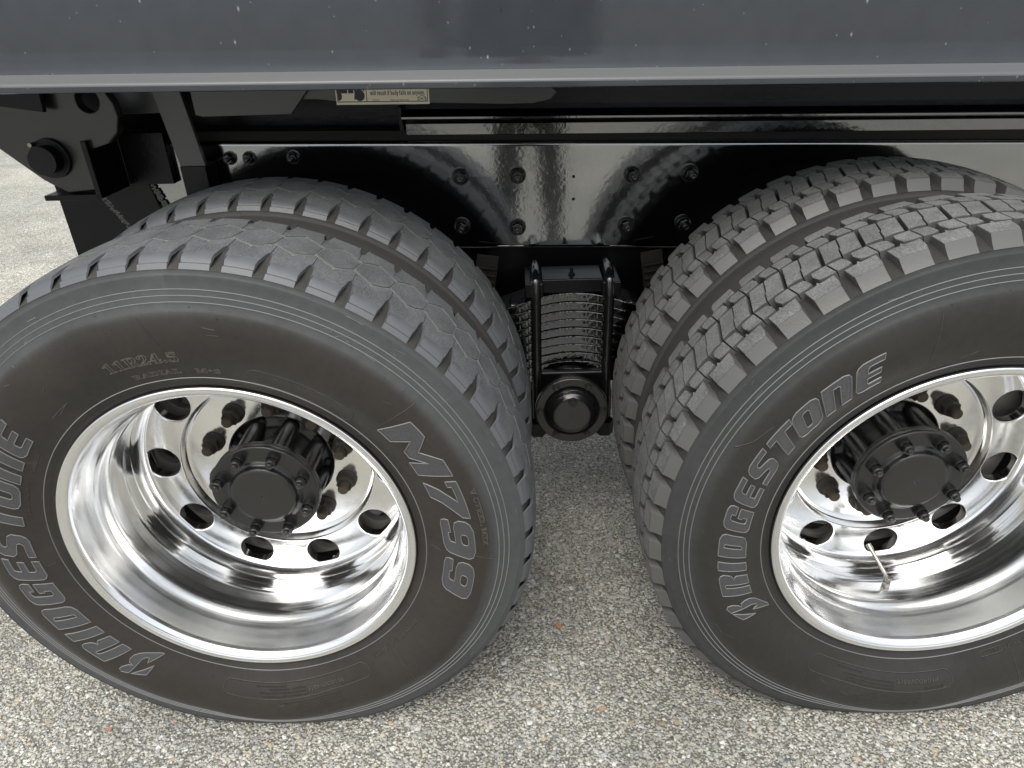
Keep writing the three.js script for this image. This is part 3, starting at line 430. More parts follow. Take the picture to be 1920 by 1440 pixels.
// ---- rims
const HH_R = 0.2445, HH_A = -4 * D2R, LUG_A = 14.5 * D2R, LUG_R = 0.1445, HOLE = 0.0362;
function rimGeo() {
  const barrel = [[0.3185, -0.03], [0.3185, -0.012], [0.3215, -0.0085], [0.3238, -0.006], [0.324, -0.003], [0.3228, -0.0006], [0.3208, 0.0003], [0.319, 0.0002], [0.3182, -0.0008], [0.3174, -0.0003], [0.3145, -0.0005], [0.3125, -0.0014], [0.3117, -0.0024], [0.311, -0.0022], [0.3085, -0.0036], [0.3062, -0.0056], [0.3044, -0.0086], [0.3036, -0.0108], [0.3026, -0.0122], [0.3022, -0.0140], [0.3012, -0.019], [0.2895, -0.0605], [0.2888, -0.0635], [0.2878, -0.0675], [0.2868, -0.0705], [0.2858, -0.0745], [0.2835, -0.079], [0.2815, -0.0835], [0.2795, -0.0875], [0.278, -0.0925], [0.2772, -0.099], [0.2765, -0.12], [0.277, -0.146], [0.278, -0.153], [0.2798, -0.158], [0.2828, -0.1625], [0.2855, -0.1655], [0.2875, -0.17], [0.2885, -0.178], [0.2892, -0.1815], [0.2888, -0.183], [0.289, -0.19], [0.2888, -0.2], [0.288, -0.2015], [0.2876, -0.208], [0.2868, -0.215], [0.285, -0.2225], [0.2818, -0.2295], [0.2785, -0.2342], [0.2765, -0.2357], [0.2745, -0.2368], [0.2735, -0.2385]];
  const neck = [[0.2048, -0.237], [0.2038, -0.2376], [0.2033, -0.2395], [0.2031, -0.243], [0.203, -0.249], [0.2022, -0.2548], [0.2012, -0.2585], [0.1995, -0.2605], [0.1965, -0.2612], [0.1958, -0.2622], [0.1945, -0.2628]];
  const pad = [[0.1945, -0.2628], [0.1132, -0.2628], [0.1108, -0.2642], [0.1103, -0.267], [0.1103, -0.2845]];
  // flat ring with ten hand holes, built sector by sector; each hole has a chamfered wall
  const sec = new THREE.Shape(); const h2 = 18 * D2R; sec.absarc(0, 0, 0.2865, -h2, h2, false); sec.absarc(0, 0, 0.2048, h2, -h2, true); const hp = new THREE.Path(); for (let k = 0; k < 64; k++) { const a = -k / 64 * 2 * Math.PI, x = HH_R + Math.cos(a) * (HOLE + 0.0028), y = Math.sin(a) * (HOLE + 0.0028); k ? hp.lineTo(x, y) : hp.moveTo(x, y); } sec.holes.push(hp);
  const secG = new THREE.ShapeGeometry(sec, 30), wallG = latheZ([[HOLE + 0.0032, 0.0001], [HOLE + 0.0015, -0.0006], [HOLE + 0.0003, -0.0022], [HOLE, -0.004], [HOLE, -0.022]].reverse(), 64).translate(HH_R, 0, 0), ringList = [];
  for (let k = 0; k < 10; k++) for (const g of [secG, wallG]) ringList.push(g.clone().rotateZ(HH_A + k * 36 * D2R).translate(0, 0, -0.237));
  const disc = merge(ringList);
  return [merge([latheZ(barrel.slice().reverse(), 200)]), merge([metreUV(latheZ(neck.slice().reverse(), 160)), metreUV(latheZ(pad.slice().reverse(), 160)), metreUV(disc)])];
}
function innerRimGeo() { // inner wheel of a pair: turned round, its disc lies against the outer one
  const z = (v) => -0.57 - v; const pts = [[0.3185, -0.03], [0.324, -0.003], [0.318, 0], [0.304, -0.0085], [0.2985, -0.06], [0.2815, -0.0835], [0.277, -0.1], [0.277, -0.146], [0.2875, -0.17], [0.2885, -0.2], [0.285, -0.225], [0.2755, -0.237]];
  const outerSide = [[0.3195, -0.232], [0.3235, -0.238], [0.3195, -0.2405], [0.308, -0.236], [0.305, -0.225], [0.2985, -0.19], [0.288, -0.172], [0.2865, -0.2], [0.286, -0.24]];
  const sec = new THREE.Shape(); const h2 = 18 * D2R; sec.absarc(0, 0, 0.2865, -h2, h2, false); sec.absarc(0, 0, 0.1105, h2, -h2, true); const hp = new THREE.Path(); for (let k = 0; k < 48; k++) { const a = -k / 48 * 2 * Math.PI, x = HH_R + Math.cos(a) * HOLE, y = Math.sin(a) * HOLE; k ? hp.lineTo(x, y) : hp.moveTo(x, y); } sec.holes.push(hp);
  const secG = new THREE.ShapeGeometry(sec, 16), wallG = latheZ([[HOLE, 0], [HOLE, -0.02]].reverse(), 48).translate(HH_R, 0, 0), ringList = [];
  for (let k = 0; k < 10; k++) for (const [g, dz] of [[secG, 0], [secG, -0.02], [wallG, 0]]) ringList.push(g.clone().rotateZ(HH_A + k * 36 * D2R).translate(0, 0, -0.2875 + dz));
  const disc = merge(ringList);
  return merge([latheZ(pts.map(([r, v]) => [r, z(v)]), 96), latheZ(outerSide.map(([r, v]) => [r, z(v)]).reverse(), 96), disc]);
}
const rimG = rimGeo(), innerRimG = innerRimGeo();
const hexG = (af, h) => { const s = new THREE.Shape(); for (let k = 0; k < 6; k++) { const a = k * Math.PI / 3, r = af / Math.sqrt(3); k ? s.lineTo(r * Math.cos(a), r * Math.sin(a)) : s.moveTo(r * Math.cos(a), r * Math.sin(a)); } return new THREE.ExtrudeGeometry(s, { depth: h - 0.002, bevelEnabled: true, bevelThickness: 0.001, bevelSize: 0.001, bevelOffset: -0.001, bevelSegments: 2 }).translate(0, 0, 0.001); };
// lug nut with washer, stud and rounded tip; base at z = 0
const lugNutG = merge([latheZ([[0.0205, 0], [0.0225, 0.0015], [0.0225, 0.006], [0.019, 0.0105], [0.0165, 0.0115]].reverse(), 32), hexG(0.0325, 0.014).translate(0, 0, 0.0095), latheZ([[0.0165, 0.0225], [0.0145, 0.0255], [0.0135, 0.026]].reverse(), 24)]);
const lugStudG = (() => { const p = [[0.0112, 0.02]]; for (let i = 0; i < 7; i++) p.push([0.0114, 0.0265 + i * 0.0022], [0.0104, 0.0276 + i * 0.0022]); p.push([0.0106, 0.042], [0.0085, 0.0445], [0.006, 0.0448], [0.0055, 0.0442], [0, 0.0442]); return latheZ(p.reverse(), 20); })();
const coverNutG = merge([latheZ([[0.0128, 0], [0.0122, 0.012], [0.0115, 0.0135]].reverse(), 24), hexG(0.0185, 0.011).translate(0, 0, 0.0135), latheZ([[0.0088, 0.0245], [0.0075, 0.0262], [0.0068, 0.0262], [0.0066, 0.0315], [0.0055, 0.0328], [0.004, 0.0332], [0, 0.0332]].reverse(), 20)]);
function hub(w) {
  const h = group('hub', w);
  const flange = latheZ([[0.0, -0.138], [0.0026, -0.138], [0.003, -0.1345], [0.004, -0.134], [0.03, -0.1345], [0.058, -0.1355], [0.0635, -0.1365], [0.0655, -0.139], [0.0668, -0.144], [0.0682, -0.1465], [0.0705, -0.1475], [0.073, -0.1482], [0.0745, -0.1500], [0.077, -0.1505], [0.1055, -0.151], [0.1082, -0.1518], [0.109, -0.1535], [0.109, -0.1595], [0.1078, -0.161], [0.107, -0.1615], [0.109, -0.1625], [0.109, -0.1705], [0.1065, -0.173], [0.08, -0.1735]].reverse(), 96);
  part('hub_cover', flange, M.hub, h);
  const barrel = [latheZ([[0.082, -0.172], [0.078, -0.2], [0.08, -0.235], [0.088, -0.262], [0.11, -0.281], [0.1105, -0.31]].reverse(), 64)];
  for (let k = 0; k < 8; k++) { const a = (22.5 + k * 45) * D2R; barrel.push(new THREE.CylinderGeometry(0.0175, 0.0185, 0.1, 20).rotateX(Math.PI / 2).translate(0.0885 * Math.cos(a), 0.0885 * Math.sin(a), -0.222)); }
  for (let k = 0; k < 10; k++) { const a = LUG_A + k * 36 * D2R + 0.3; barrel.push(cyl(0.0055, 0.0055, 0.014, 12).translate(0.1 * Math.cos(a), 0.1 * Math.sin(a), -0.271)); }
  part('hub_barrel', barrel, M.hub, h);
  for (let k = 0; k < 8; k++) { const a = (22.5 + k * 45 + 0.8) * D2R; const b = part('cover_bolt', coverNutG, M.hub, h); b.position.set(0.09 * Math.cos(a), 0.09 * Math.sin(a), -0.151); b.rotation.z = k * 1.3; }
  return h;
}
function drum(w) {
  part('brake_drum', latheZ([[0.11, -0.3], [0.13, -0.3], [0.16, -0.306], [0.19, -0.318], [0.206, -0.33], [0.212, -0.345], [0.2125, -0.38], [0.219, -0.384], [0.219, -0.394], [0.2125, -0.4], [0.2125, -0.45], [0.219, -0.456], [0.219, -0.5], [0.205, -0.51], [0.19, -0.51]].reverse(), 96), M.drum, w);
}
function outerWheel(i, letters, relief, sideM, tread, treadM, baseM, R0, phase, turn) {
  const w = group('wheel', truck, [AX[i], AXLE_Y, 0]); w.userData.label = i ? 'outer wheel with deep blocky tread and a chrome valve stem' : 'outer wheel with worn flat tread and raised lettering';
  const P = deflector(R0), Pt = (th, r, hz) => P(th + phase, r, hz);
  part('tyre', [sidewallGeo(P, true), sidewallGeo(P, false)], sideM, w);
  const t = tread(Pt); part('tread', t.blocks, treadM, w); part('tread_wall', t.walls, i ? M_wallR : M_wallL, w); part('tread_base', t.base, baseM, w); if (t.dirt) part('groove_dirt', t.dirt, M_dirt, w); part('rib_line', ringRidges(P, [0.3425, 0.4766, 0.4858, 0.4948]), M_ridge, w);
  for (const [word, a, b, r, h, sh] of letters) { const g = letterGeo(P, word, a * D2R, b * D2R, r, h, sh); part('lettering', g.fill, M_letter, w); part('lettering_outline', g.ridge, M_ridge, w); }
  for (const [nm, g, m] of [['rim', rimG[0], M.aluSoft], ['wheel_disc', rimG[1], M.alu]]) part(nm, g, m, w).rotation.z = turn;
  for (let k = 0; k < 10; k++) { const a = LUG_A + turn + k * 36 * D2R; const n = new THREE.Group(); n.name = 'lug_nut'; n.position.set(LUG_R * Math.cos(a), LUG_R * Math.sin(a), -0.2628); n.rotation.z = k * 0.7; w.add(n); const nn = new THREE.Mesh(lugNutG, M.nut); nn.name = 'lug_nut'; n.removeFromParent(); nn.position.copy(n.position); nn.rotation.copy(n.rotation); nn.castShadow = nn.receiveShadow = true; w.add(nn); const st = part('wheel_stud', lugStudG, M.rust, w); st.position.copy(n.position); }
  hub(w).position.set(0, 0, 0); drum(w);
  return w;
}
const WORD_B = ['B1', 'R', 'I', 'D', 'G', 'E', 'S', 'T', 'O', 'N', 'E'], WORD_M = ['M', '7', '9', '9'];
const wheelL = outerWheel(0, [[WORD_B, -127.5, -222.5, 0.374, 0.053, 0.42], [WORD_M, 39.5, -18.5, 0.377, 0.057, 0.26]], reliefL, M_sideL, ribTread, M_treadL, M_baseL, 0.5465, 0.0, 0);
const wheelR = outerWheel(1, [[WORD_B, -150.5, -239.5, 0.374, 0.053, 0.42]], reliefR, M_sideR, lugTread, M_treadR, M_baseR, 0.553, 0.0, -0.105);
for (const [i, tread, tm, bm, R0, ph] of [[0, ribTread, M_treadL, M_baseL, 0.5465, 0.06], [1, lugTread, M_treadR, M_baseR, 0.553, 0.04]]) {
  const w = group('wheel', truck, [AX[i], AXLE_Y, -0.334]); w.userData.label = i ? 'inner wheel of the pair with deep blocky tread' : 'inner wheel of the pair with worn flat tread';
  const P = deflector(R0), Pt = (th, r, hz) => P(th + ph, r, hz);
  part('tyre', [sidewallGeo(P, true), sidewallGeo(P, false)], M_sidePlain, w); const t = tread(Pt); part('tread', t.blocks, tm, w); part('tread_wall', t.walls, i ? M_wallR : M_wallL, w); part('tread_base', t.base, bm, w); if (t.dirt) part('groove_dirt', t.dirt, M_dirt, w);
  part('rim', innerRimG, M.aluDull, w).position.z = 0.334;
}
{ // valve stem of the right outer wheel, rooted in the rim well, leaning out of a hand hole
  const VX = 0.004, v = group('valve_stem', wheelR); const a = new THREE.Vector3(VX, -0.2765, -0.135), q = new THREE.CatmullRomCurve3([a.clone(), new THREE.Vector3(VX - 0.001, -0.262, -0.136), new THREE.Vector3(VX - 0.003, -0.25, -0.142), new THREE.Vector3(VX - 0.02, -0.218, -0.19)]);
  part('stem_tube', new THREE.TubeGeometry(q, 24, 0.0042, 12), M.chrome, v); const nb = part('stem_nut', hexG(0.015, 0.012), M.chrome, v); nb.position.copy(a); nb.rotation.x = -Math.PI / 2;
  const cap = part('valve_cap', cyl(0.0055, 0.0055, 0.014, 12), M.chrome, v); cap.position.set(VX - 0.0205, -0.217, -0.1915); cap.lookAt(new THREE.Vector3(AX[1] + VX - 0.04, AXLE_Y - 0.18, -0.247));
}

// ---- dump body
const SL = -0.0175, XC = 0.52, ZB = -0.28;
{
  const off = (p) => p.map(([y, z]) => [y, z + ZB]), b = group('dump_body', truck);
  part('side_panel', sweepX(off([[1.75, 0], [1.312, 0], [1.302, 0.0003], [1.293, 0.001], [1.285, 0.0022], [1.2805, 0.0035], [1.2795, 0.003]]), -1.6, 3.2, 24, SL, XC, 0.7), M.body, b);
  part('bottom_flange', sweepX(off([[1.2802, 0.0034], [1.2792, 0.0052], [1.268, 0.0215], [1.2665, 0.0236], [1.2645, 0.0246], [1.2625, 0.0248]]), -1.6, 3.2, 24, SL, XC, 0.7), M.flange, b);  // upturned strip; its lighter grey stands in for mirrored sky
  part('floor', sweepX(off([[1.2625, 0.0248], [1.256, 0.0248], [1.254, 0.024], [1.253, 0.022], [1.253, 0.006], [1.253, -0.06], [1.27, -0.062], [1.285, -0.064], [1.285, -2 * (1.195 + ZB)], [1.75, -2 * (1.195 + ZB)]]), -1.6, 3.2, 24, SL, XC, 0.7), M.body, b);
}
// ---- chassis
const ZW = -0.763, TH = 0.0095, RAKE = -0.0265;
{
  const f = group('frame_rail', truck); const yb = 0.8215, yt = 1.0895, r = 0.011;
  const out = [[yb + 0.0, ZW - 0.08], [yb, ZW - r]]; for (let k = 1; k <= 6; k++) { const a = k / 6 * Math.PI / 2; out.push([yb + r - r * Math.cos(a), ZW - r + r * Math.sin(a)]); } out.push([yt - r, ZW]); for (let k = 1; k <= 6; k++) { const a = k / 6 * Math.PI / 2; out.push([yt - r + r * Math.sin(a), ZW - r + r * Math.cos(a)]); } out.push([yt, ZW - 0.085]);
  const inn = out.map(([y, z]) => [y + (y < 0.95 ? TH : -TH) * (z < ZW - 0.0001 ? 1 : 0), z - (z > ZW - r - 0.0001 ? TH : 0)]).reverse();
  part('rail_web', sweepX([...out, ...inn, out[0]], -0.617, 3.2, 8, RAKE, 0.5, 0.4), M.paint, f);
  for (const [x, y] of [[0.383, 1.009], [0.522, 1.008], [0.804, 1.002], [0.944, 1.001], [0.378, 0.885], [0.519, 0.879], [0.794, 0.877], [0.938, 0.877]]) {
    const b = new THREE.Mesh(frameBoltG(), M.gloss); b.name = 'frame_bolt'; b.castShadow = b.receiveShadow = true; b.position.set(x, y, ZW + 0.0005); b.rotation.z = x * 7; f.add(b);
  }
  for (const [x, y] of [[-0.174, 1.068], [-0.127, 1.067], [-0.02, 1.066]]) { const b = new THREE.Mesh(frameBoltG(), M.gloss); b.name = 'frame_bolt'; b.scale.setScalar(0.75); b.position.set(x, y, ZW + 0.0005); b.rotation.z = x * 9; f.add(b); }
  for (const [x, y] of [[0.66, 1.0], [0.66, 0.945]]) { const b = part('rivet', new THREE.SphereGeometry(0.004, 10, 6).scale(1, 1, 0.5), M.paintDull, f); b.position.set(x, y, ZW); }
}
function frameBoltG() { return frameBoltG.g ??= merge([cyl(0.0215, 0.0215, 0.004, 28).translate(0, 0, 0.002), latheZ([[0.0165, 0.004], [0.0185, 0.005], [0.0185, 0.007], [0.0155, 0.009]].reverse(), 24), hexG(0.0255, 0.018).translate(0, 0, 0.008), latheZ([[0.0078, 0.025], [0.0078, 0.040], [0.0065, 0.0425], [0.0035, 0.0428], [0.003, 0.0415], [0, 0.0415]].reverse(), 16)]); }
{ // dull rear end plate welded over the rail end
  const tp = new THREE.Shape([[-0.6185, 1.088], [-0.6185, 0.823], [-0.33, 0.823], [-0.345, 0.9], [-0.375, 0.96], [-0.39, 1.03], [-0.395, 1.088]].map(([x, y]) => new THREE.Vector2(x, y)));
  part('end_plate', metreUV(new THREE.ExtrudeGeometry(tp, { depth: 0.006, bevelEnabled: true, bevelSize: 0.001, bevelThickness: 0.001, bevelSegments: 1 }).translate(0, 0, ZW + 0.001)), M.paintDull, truck);
}
{ // filler strip and long sill of the body, stacked on the rail
  part('filler_strip', metreUV(sweepX([[1.103, -0.83], [1.103, -0.766], [1.104, -0.765], [1.128, -0.765], [1.129, -0.766], [1.129, -0.83]], 0.26, 3.2, 8, -0.02, 0.5, 0.3)), M.stripPaint, truck);
  part('rail_liner', metreUV(sweepX([[1.085, -0.85], [1.085, -0.772], [1.112, -0.772], [1.112, -0.85]], -0.6, 3.2, 8, -0.023, 0.5, 0.3)), M.rubberDark, truck);
  const sill = sweepX([[1.141, -0.86], [1.141, -0.735], [1.1435, -0.7325], [1.1475, -0.7325], [1.15, -0.735], [1.152, -0.742], [1.1535, -0.775], [1.159, -0.782]], 0.255, 3.2, 8, -0.021, 0.5, 0.5);
  part('sill_web', sweepX([[1.159, -0.782], [1.17, -0.784], [1.29, -0.784]], 0.255, 3.2, 8, -0.021, 0.5, 0.5), M.paintDull, truck);
  part('sill_flange', sill, M.stripPaint, truck);
  part('sill_end', metreUV(box(0.008, 0.055, 0.06, 0.252, 1.1475, -0.77, 0.002)), M.paintDull, truck);
  const sp = new THREE.Shape([[-0.02, 1.30], [-0.02, 1.205], [0.03, 1.2015], [0.075, 1.2], [0.115, 1.195], [0.5, 1.178], [0.56, 1.178], [0.60, 1.185], [0.615, 1.20], [0.575, 1.23], [0.575, 1.30]].map(([x, y]) => new THREE.Vector2(x, y)));
  part('sill_plate', metreUV(new THREE.ExtrudeGeometry(sp, { depth: 0.012, bevelEnabled: true, bevelSize: 0.001, bevelThickness: 0.001, bevelSegments: 1 }).translate(0, 0, -0.7225)), M.paintGrey, truck);
  const gp = new THREE.Shape([[-0.205, 1.30], [-0.205, 1.176], [-0.19, 1.172], [0.012, 1.172], [0.06, 1.225], [0.06, 1.30]].map(([x, y]) => new THREE.Vector2(x, y)));
  part('gusset_plate', metreUV(new THREE.ExtrudeGeometry(gp, { depth: 0.01, bevelEnabled: true, bevelSize: 0.001, bevelThickness: 0.001, bevelSegments: 1 }).translate(0, 0, -0.708)), M.paintGrey, truck);
  part('gusset_plate', metreUV(box(0.12, 0.13, 0.01, -0.345, 1.245, -0.72)), M.paintGrey, truck);
  part('floor_beam', metreUV(box(4.8, 0.1, 0.06, 0.8, 1.24, -1.0, 0.003)), M.paintDull, truck);
}
{ // warning label under the body edge
  const W = 1024, H = 256, c = document.createElement('canvas'); c.width = W; c.height = H; const g = c.getContext('2d');
  g.fillStyle = '#fff8da'; g.fillRect(0, 0, W, H); g.strokeStyle = '#222'; g.lineWidth = 7; g.strokeRect(16, -20, W - 34, H - 8);
  g.beginPath(); g.moveTo(338, 0); g.lineTo(338, 228); g.stroke();
  g.save(); g.translate(0, 66); g.fillStyle = '#1c1c1e'; g.fillRect(20, -70, 112, 150); g.fillRect(140, -70, 60, 150); g.fillRect(208, -70, 110, 140);
  g.beginPath(); g.arc(22, 106, 46, -Math.PI / 2, Math.PI / 2); g.fill(); g.beginPath(); g.arc(262, 100, 56, 0, 7); g.fill(); g.strokeStyle = '#fff8da'; g.lineWidth = 8; g.beginPath(); g.arc(262, 98, 58, Math.PI, 1.9 * Math.PI); g.stroke();
  g.strokeStyle = '#1c1c1e'; g.lineWidth = 13; g.beginPath(); g.moveTo(222, 40); g.lineTo(206, 142); g.moveTo(226, 46); g.lineTo(276, 140); g.moveTo(196, 0); g.lineTo(236, 70); g.stroke(); g.restore();
  g.font = 'bold 58px sans-serif'; g.fillStyle = '#1c1c1e'; g.fillText('death or serious injury', 400, 100, 520); g.fillText('will result if body falls on anyone.', 380, 166, 600);
  g.font = '24px sans-serif'; g.fillText('979070', 396, 224); g.fillText('TEMCO OF KENTUCKY', 590, 224, 210); g.lineWidth = 5; g.strokeStyle = '#1c1c1e'; g.beginPath(); g.ellipse(944, 204, 48, 27, 0, 0, 7); g.stroke(); g.font = 'bold 28px sans-serif'; g.fillText('TEMCO', 902, 214, 84);
  const t = new THREE.CanvasTexture(c); t.colorSpace = THREE.SRGBColorSpace;
  const lb = part('warning_label', new THREE.BoxGeometry(0.211, 0.056, 0.0012), mk({ map: t, roughness: 0.35 }), truck); lb.position.set(0.222, 1.2125, -0.7085); lb.rotation.z = -0.018; lb.userData.label = 'pale warning label half hidden under the body edge';
}
{ // suspension between the wheels: leaf spring pack, clamp bolts, saddle with round cap
  const s = group('spring_pack', truck); const X = 0.648, Z = -0.655, n = 10;
  for (let k = 0; k < n; k++) {
    const y = 0.747 - k * 0.0228, hw = k < 5 ? 0.52 : 0.5 - (k - 5) * 0.06, pts = [];
    const rs = new THREE.Shape([[-0.05, -0.0085], [-0.047, -0.0104], [0.0485, -0.0104], [0.0498, -0.0098], [0.0505, -0.0085], [0.0505, 0.0078], [0.0496, 0.0098], [0.0475, 0.0106], [-0.047, 0.0106], [-0.05, 0.0085]].map(([x, y]) => new THREE.Vector2(-x, y))); const g0 = new THREE.ExtrudeGeometry(rs, { depth: hw * 2, steps: 40, bevelEnabled: false }).translate(0, 0, -hw).rotateY(Math.PI / 2), g = creased(g0, 0.6), p = g.attributes.position; for (let i = 0; i < p.count; i++) { const x = p.getX(i); const ax = Math.abs(x); p.setY(i, p.getY(i) - (ax < 0.1 ? 1.7 * x * x : 0.017 + 0.34 * (ax - 0.1))); }
    const m = part('leaf', metreUV(g), M.springPaint, s); m.position.set(X, y, Z + (k % 3) * 0.0015);
  }
  const plate = metreUV(box(0.15, 0.036, 0.1, X, 0.7755, Z + 0.002, 0.004)); part('top_plate', plate, M.paintDull, s); part('grease_nipple', [cyl(0.004, 0.004, 0.02, 10).rotateX(-Math.PI / 2).translate(X, 0.801, Z + 0.02), cyl(0.009, 0.009, 0.006, 6).rotateX(-Math.PI / 2).translate(X, 0.794, Z + 0.02)], M.paintDull, s);
  for (const sg of [-1, 1]) {
    const bx = X + sg * 0.0885, r = 0.0125; const c = new THREE.CatmullRomCurve3([[0.36, 0.062], [0.68, 0.062], [0.765, 0.062], [0.79, 0.055], [0.803, 0.035], [0.806, 0], [0.803, -0.035], [0.785, -0.06], [0.7, -0.062], [0.36, -0.062]].map(([y, z]) => new THREE.Vector3(bx, y, Z + z)), false, 'catmullrom', 0.1);
    part('u_bolt', new THREE.TubeGeometry(c, 60, r, 14), M.gloss, s); part('clamp_block', metreUV(box(0.045, 0.036, 0.13, bx + sg * 0.004, 0.77, Z, 0.003)), M.paintDull, s);
    for (let q = 0; q < 3; q++) part('side_clip', metreUV(box(0.05, 0.028, 0.07, bx + sg * 0.04, 0.715 - q * 0.045, Z + 0.01, 0.006)), M.gloss, s);
    part('clamp_nut', hexG(0.042, 0.04).rotateX(Math.PI / 2).translate(bx, 0.405, Z + 0.062), M.paintDull, s);
  }
  const h = group('trunnion_saddle', truck); const cx = 0.645, cy = 0.466, cz = -0.545;
  part('saddle', [metreUV(box(0.19, 0.05, 0.13, X, 0.525, Z, 0.008)), cyl(0.078, 0.082, 0.16, 48).translate(cx, cy, cz - 0.075), metreUV(box(0.215, 0.11, 0.1, X, 0.435, Z, 0.01))], M.paintDull, h);
  part('cap_flange', latheZ([[0.068, 0.004], [0.071, 0.0105], [0.0905, 0.0105], [0.0925, 0.0085], [0.0925, -0.004]].reverse(), 64).translate(cx, cy, cz), M.hub, h);
  part('trunnion_cap', latheZ([[0, 0.031], [0.006, 0.031], [0.044, 0.031], [0.0475, 0.0303], [0.056, 0.0245], [0.063, 0.015], [0.067, 0.007], [0.0685, 0.002]].reverse(), 64).translate(cx, cy, cz), M.gloss, h);
  part('cap_plug', [cyl(0.009, 0.0095, 0.006, 6).translate(cx + 0.001, cy + 0.038, cz + 0.0345), cyl(0.012, 0.0125, 0.003, 20).translate(cx + 0.001, cy + 0.038, cz + 0.032)], M.hub, h);
  for (let k = 0; k < 6; k++) { const a = (k * 60) * D2R; part('cap_bolt', [cyl(0.0088, 0.0095, 0.004, 18), hexG(0.011, 0.006)], M.hub, h).position.set(cx + 0.08 * Math.cos(a), cy + 0.08 * Math.sin(a), cz + 0.0125); }
  // hanger casting, cross tube and crossmember behind
  const hp = new THREE.Shape([[0.43, 0.9], [0.47, 0.6], [0.56, 0.42], [0.74, 0.42], [0.83, 0.6], [0.88, 0.9]].map(([x, y]) => new THREE.Vector2(x, y)));
  part('hanger', metreUV(new THREE.ExtrudeGeometry(hp, { depth: 0.02, bevelEnabled: true, bevelSize: 0.004, bevelThickness: 0.004, bevelSegments: 2 }).translate(0, 0, -0.81)), M.paintDull, truck);
  part('cross_tube', cyl(0.07, 0.07, 1.2, 32).translate(cx, 0.5, -1.39), M.paintDull, truck);
  for (const sg of [-1, 1]) { const rb = []; for (let q = 0; q < 9; q++) rb.push(box(0.05, 0.006, 0.012, 0, 0.08 - q * 0.018, 0)); rb.push(box(0.055, 0.2, 0.008, 0, 0.01, -0.01)); const m = part('rubber_bumper', rb.map((g) => metreUV(g)), M.rubberDark, truck); m.position.set(X + sg * 0.222, 0.715, -0.7); m.rotation.z = sg * 0.16; }
}
part('body_subframe', metreUV(box(5.0, 0.2, 0.04, 1.85, 1.185, -0.9, 0.004)), M.paintDull, truck);
part('equalizer_bracket', metreUV(box(1.5, 0.34, 0.05, 0.648, 0.68, -1.02, 0.01)), M.paintDull, truck);
// axles and the far side of the chassis, closing the view underneath
for (let i = 0; i < 2; i++) part('axle', [cyl(0.065, 0.065, 1.9, 32).translate(AX[i], AXLE_Y, -1.195), new THREE.SphereGeometry(0.21, 32, 20).scale(1, 1, 0.8).translate(AX[i], AXLE_Y + 0.02, -1.2)], M.paintDull, truck);
part('frame_rail', metreUV(box(3.82, 0.264, 0.08, 1.29, 0.955, -1.59, 0.006)), M.paintDull, truck);
for (const x of [-0.3, 0.648, 1.9]) part('crossmember', metreUV(box(0.1, 0.24, 0.74, x, 0.955, -1.19, 0.006)), M.paintDull, truck);
part('propeller_shaft', new THREE.CylinderGeometry(0.055, 0.055, 1.0, 24).rotateZ(Math.PI / 2).translate(0.648, 0.56, -1.2), M.paintDull, truck);
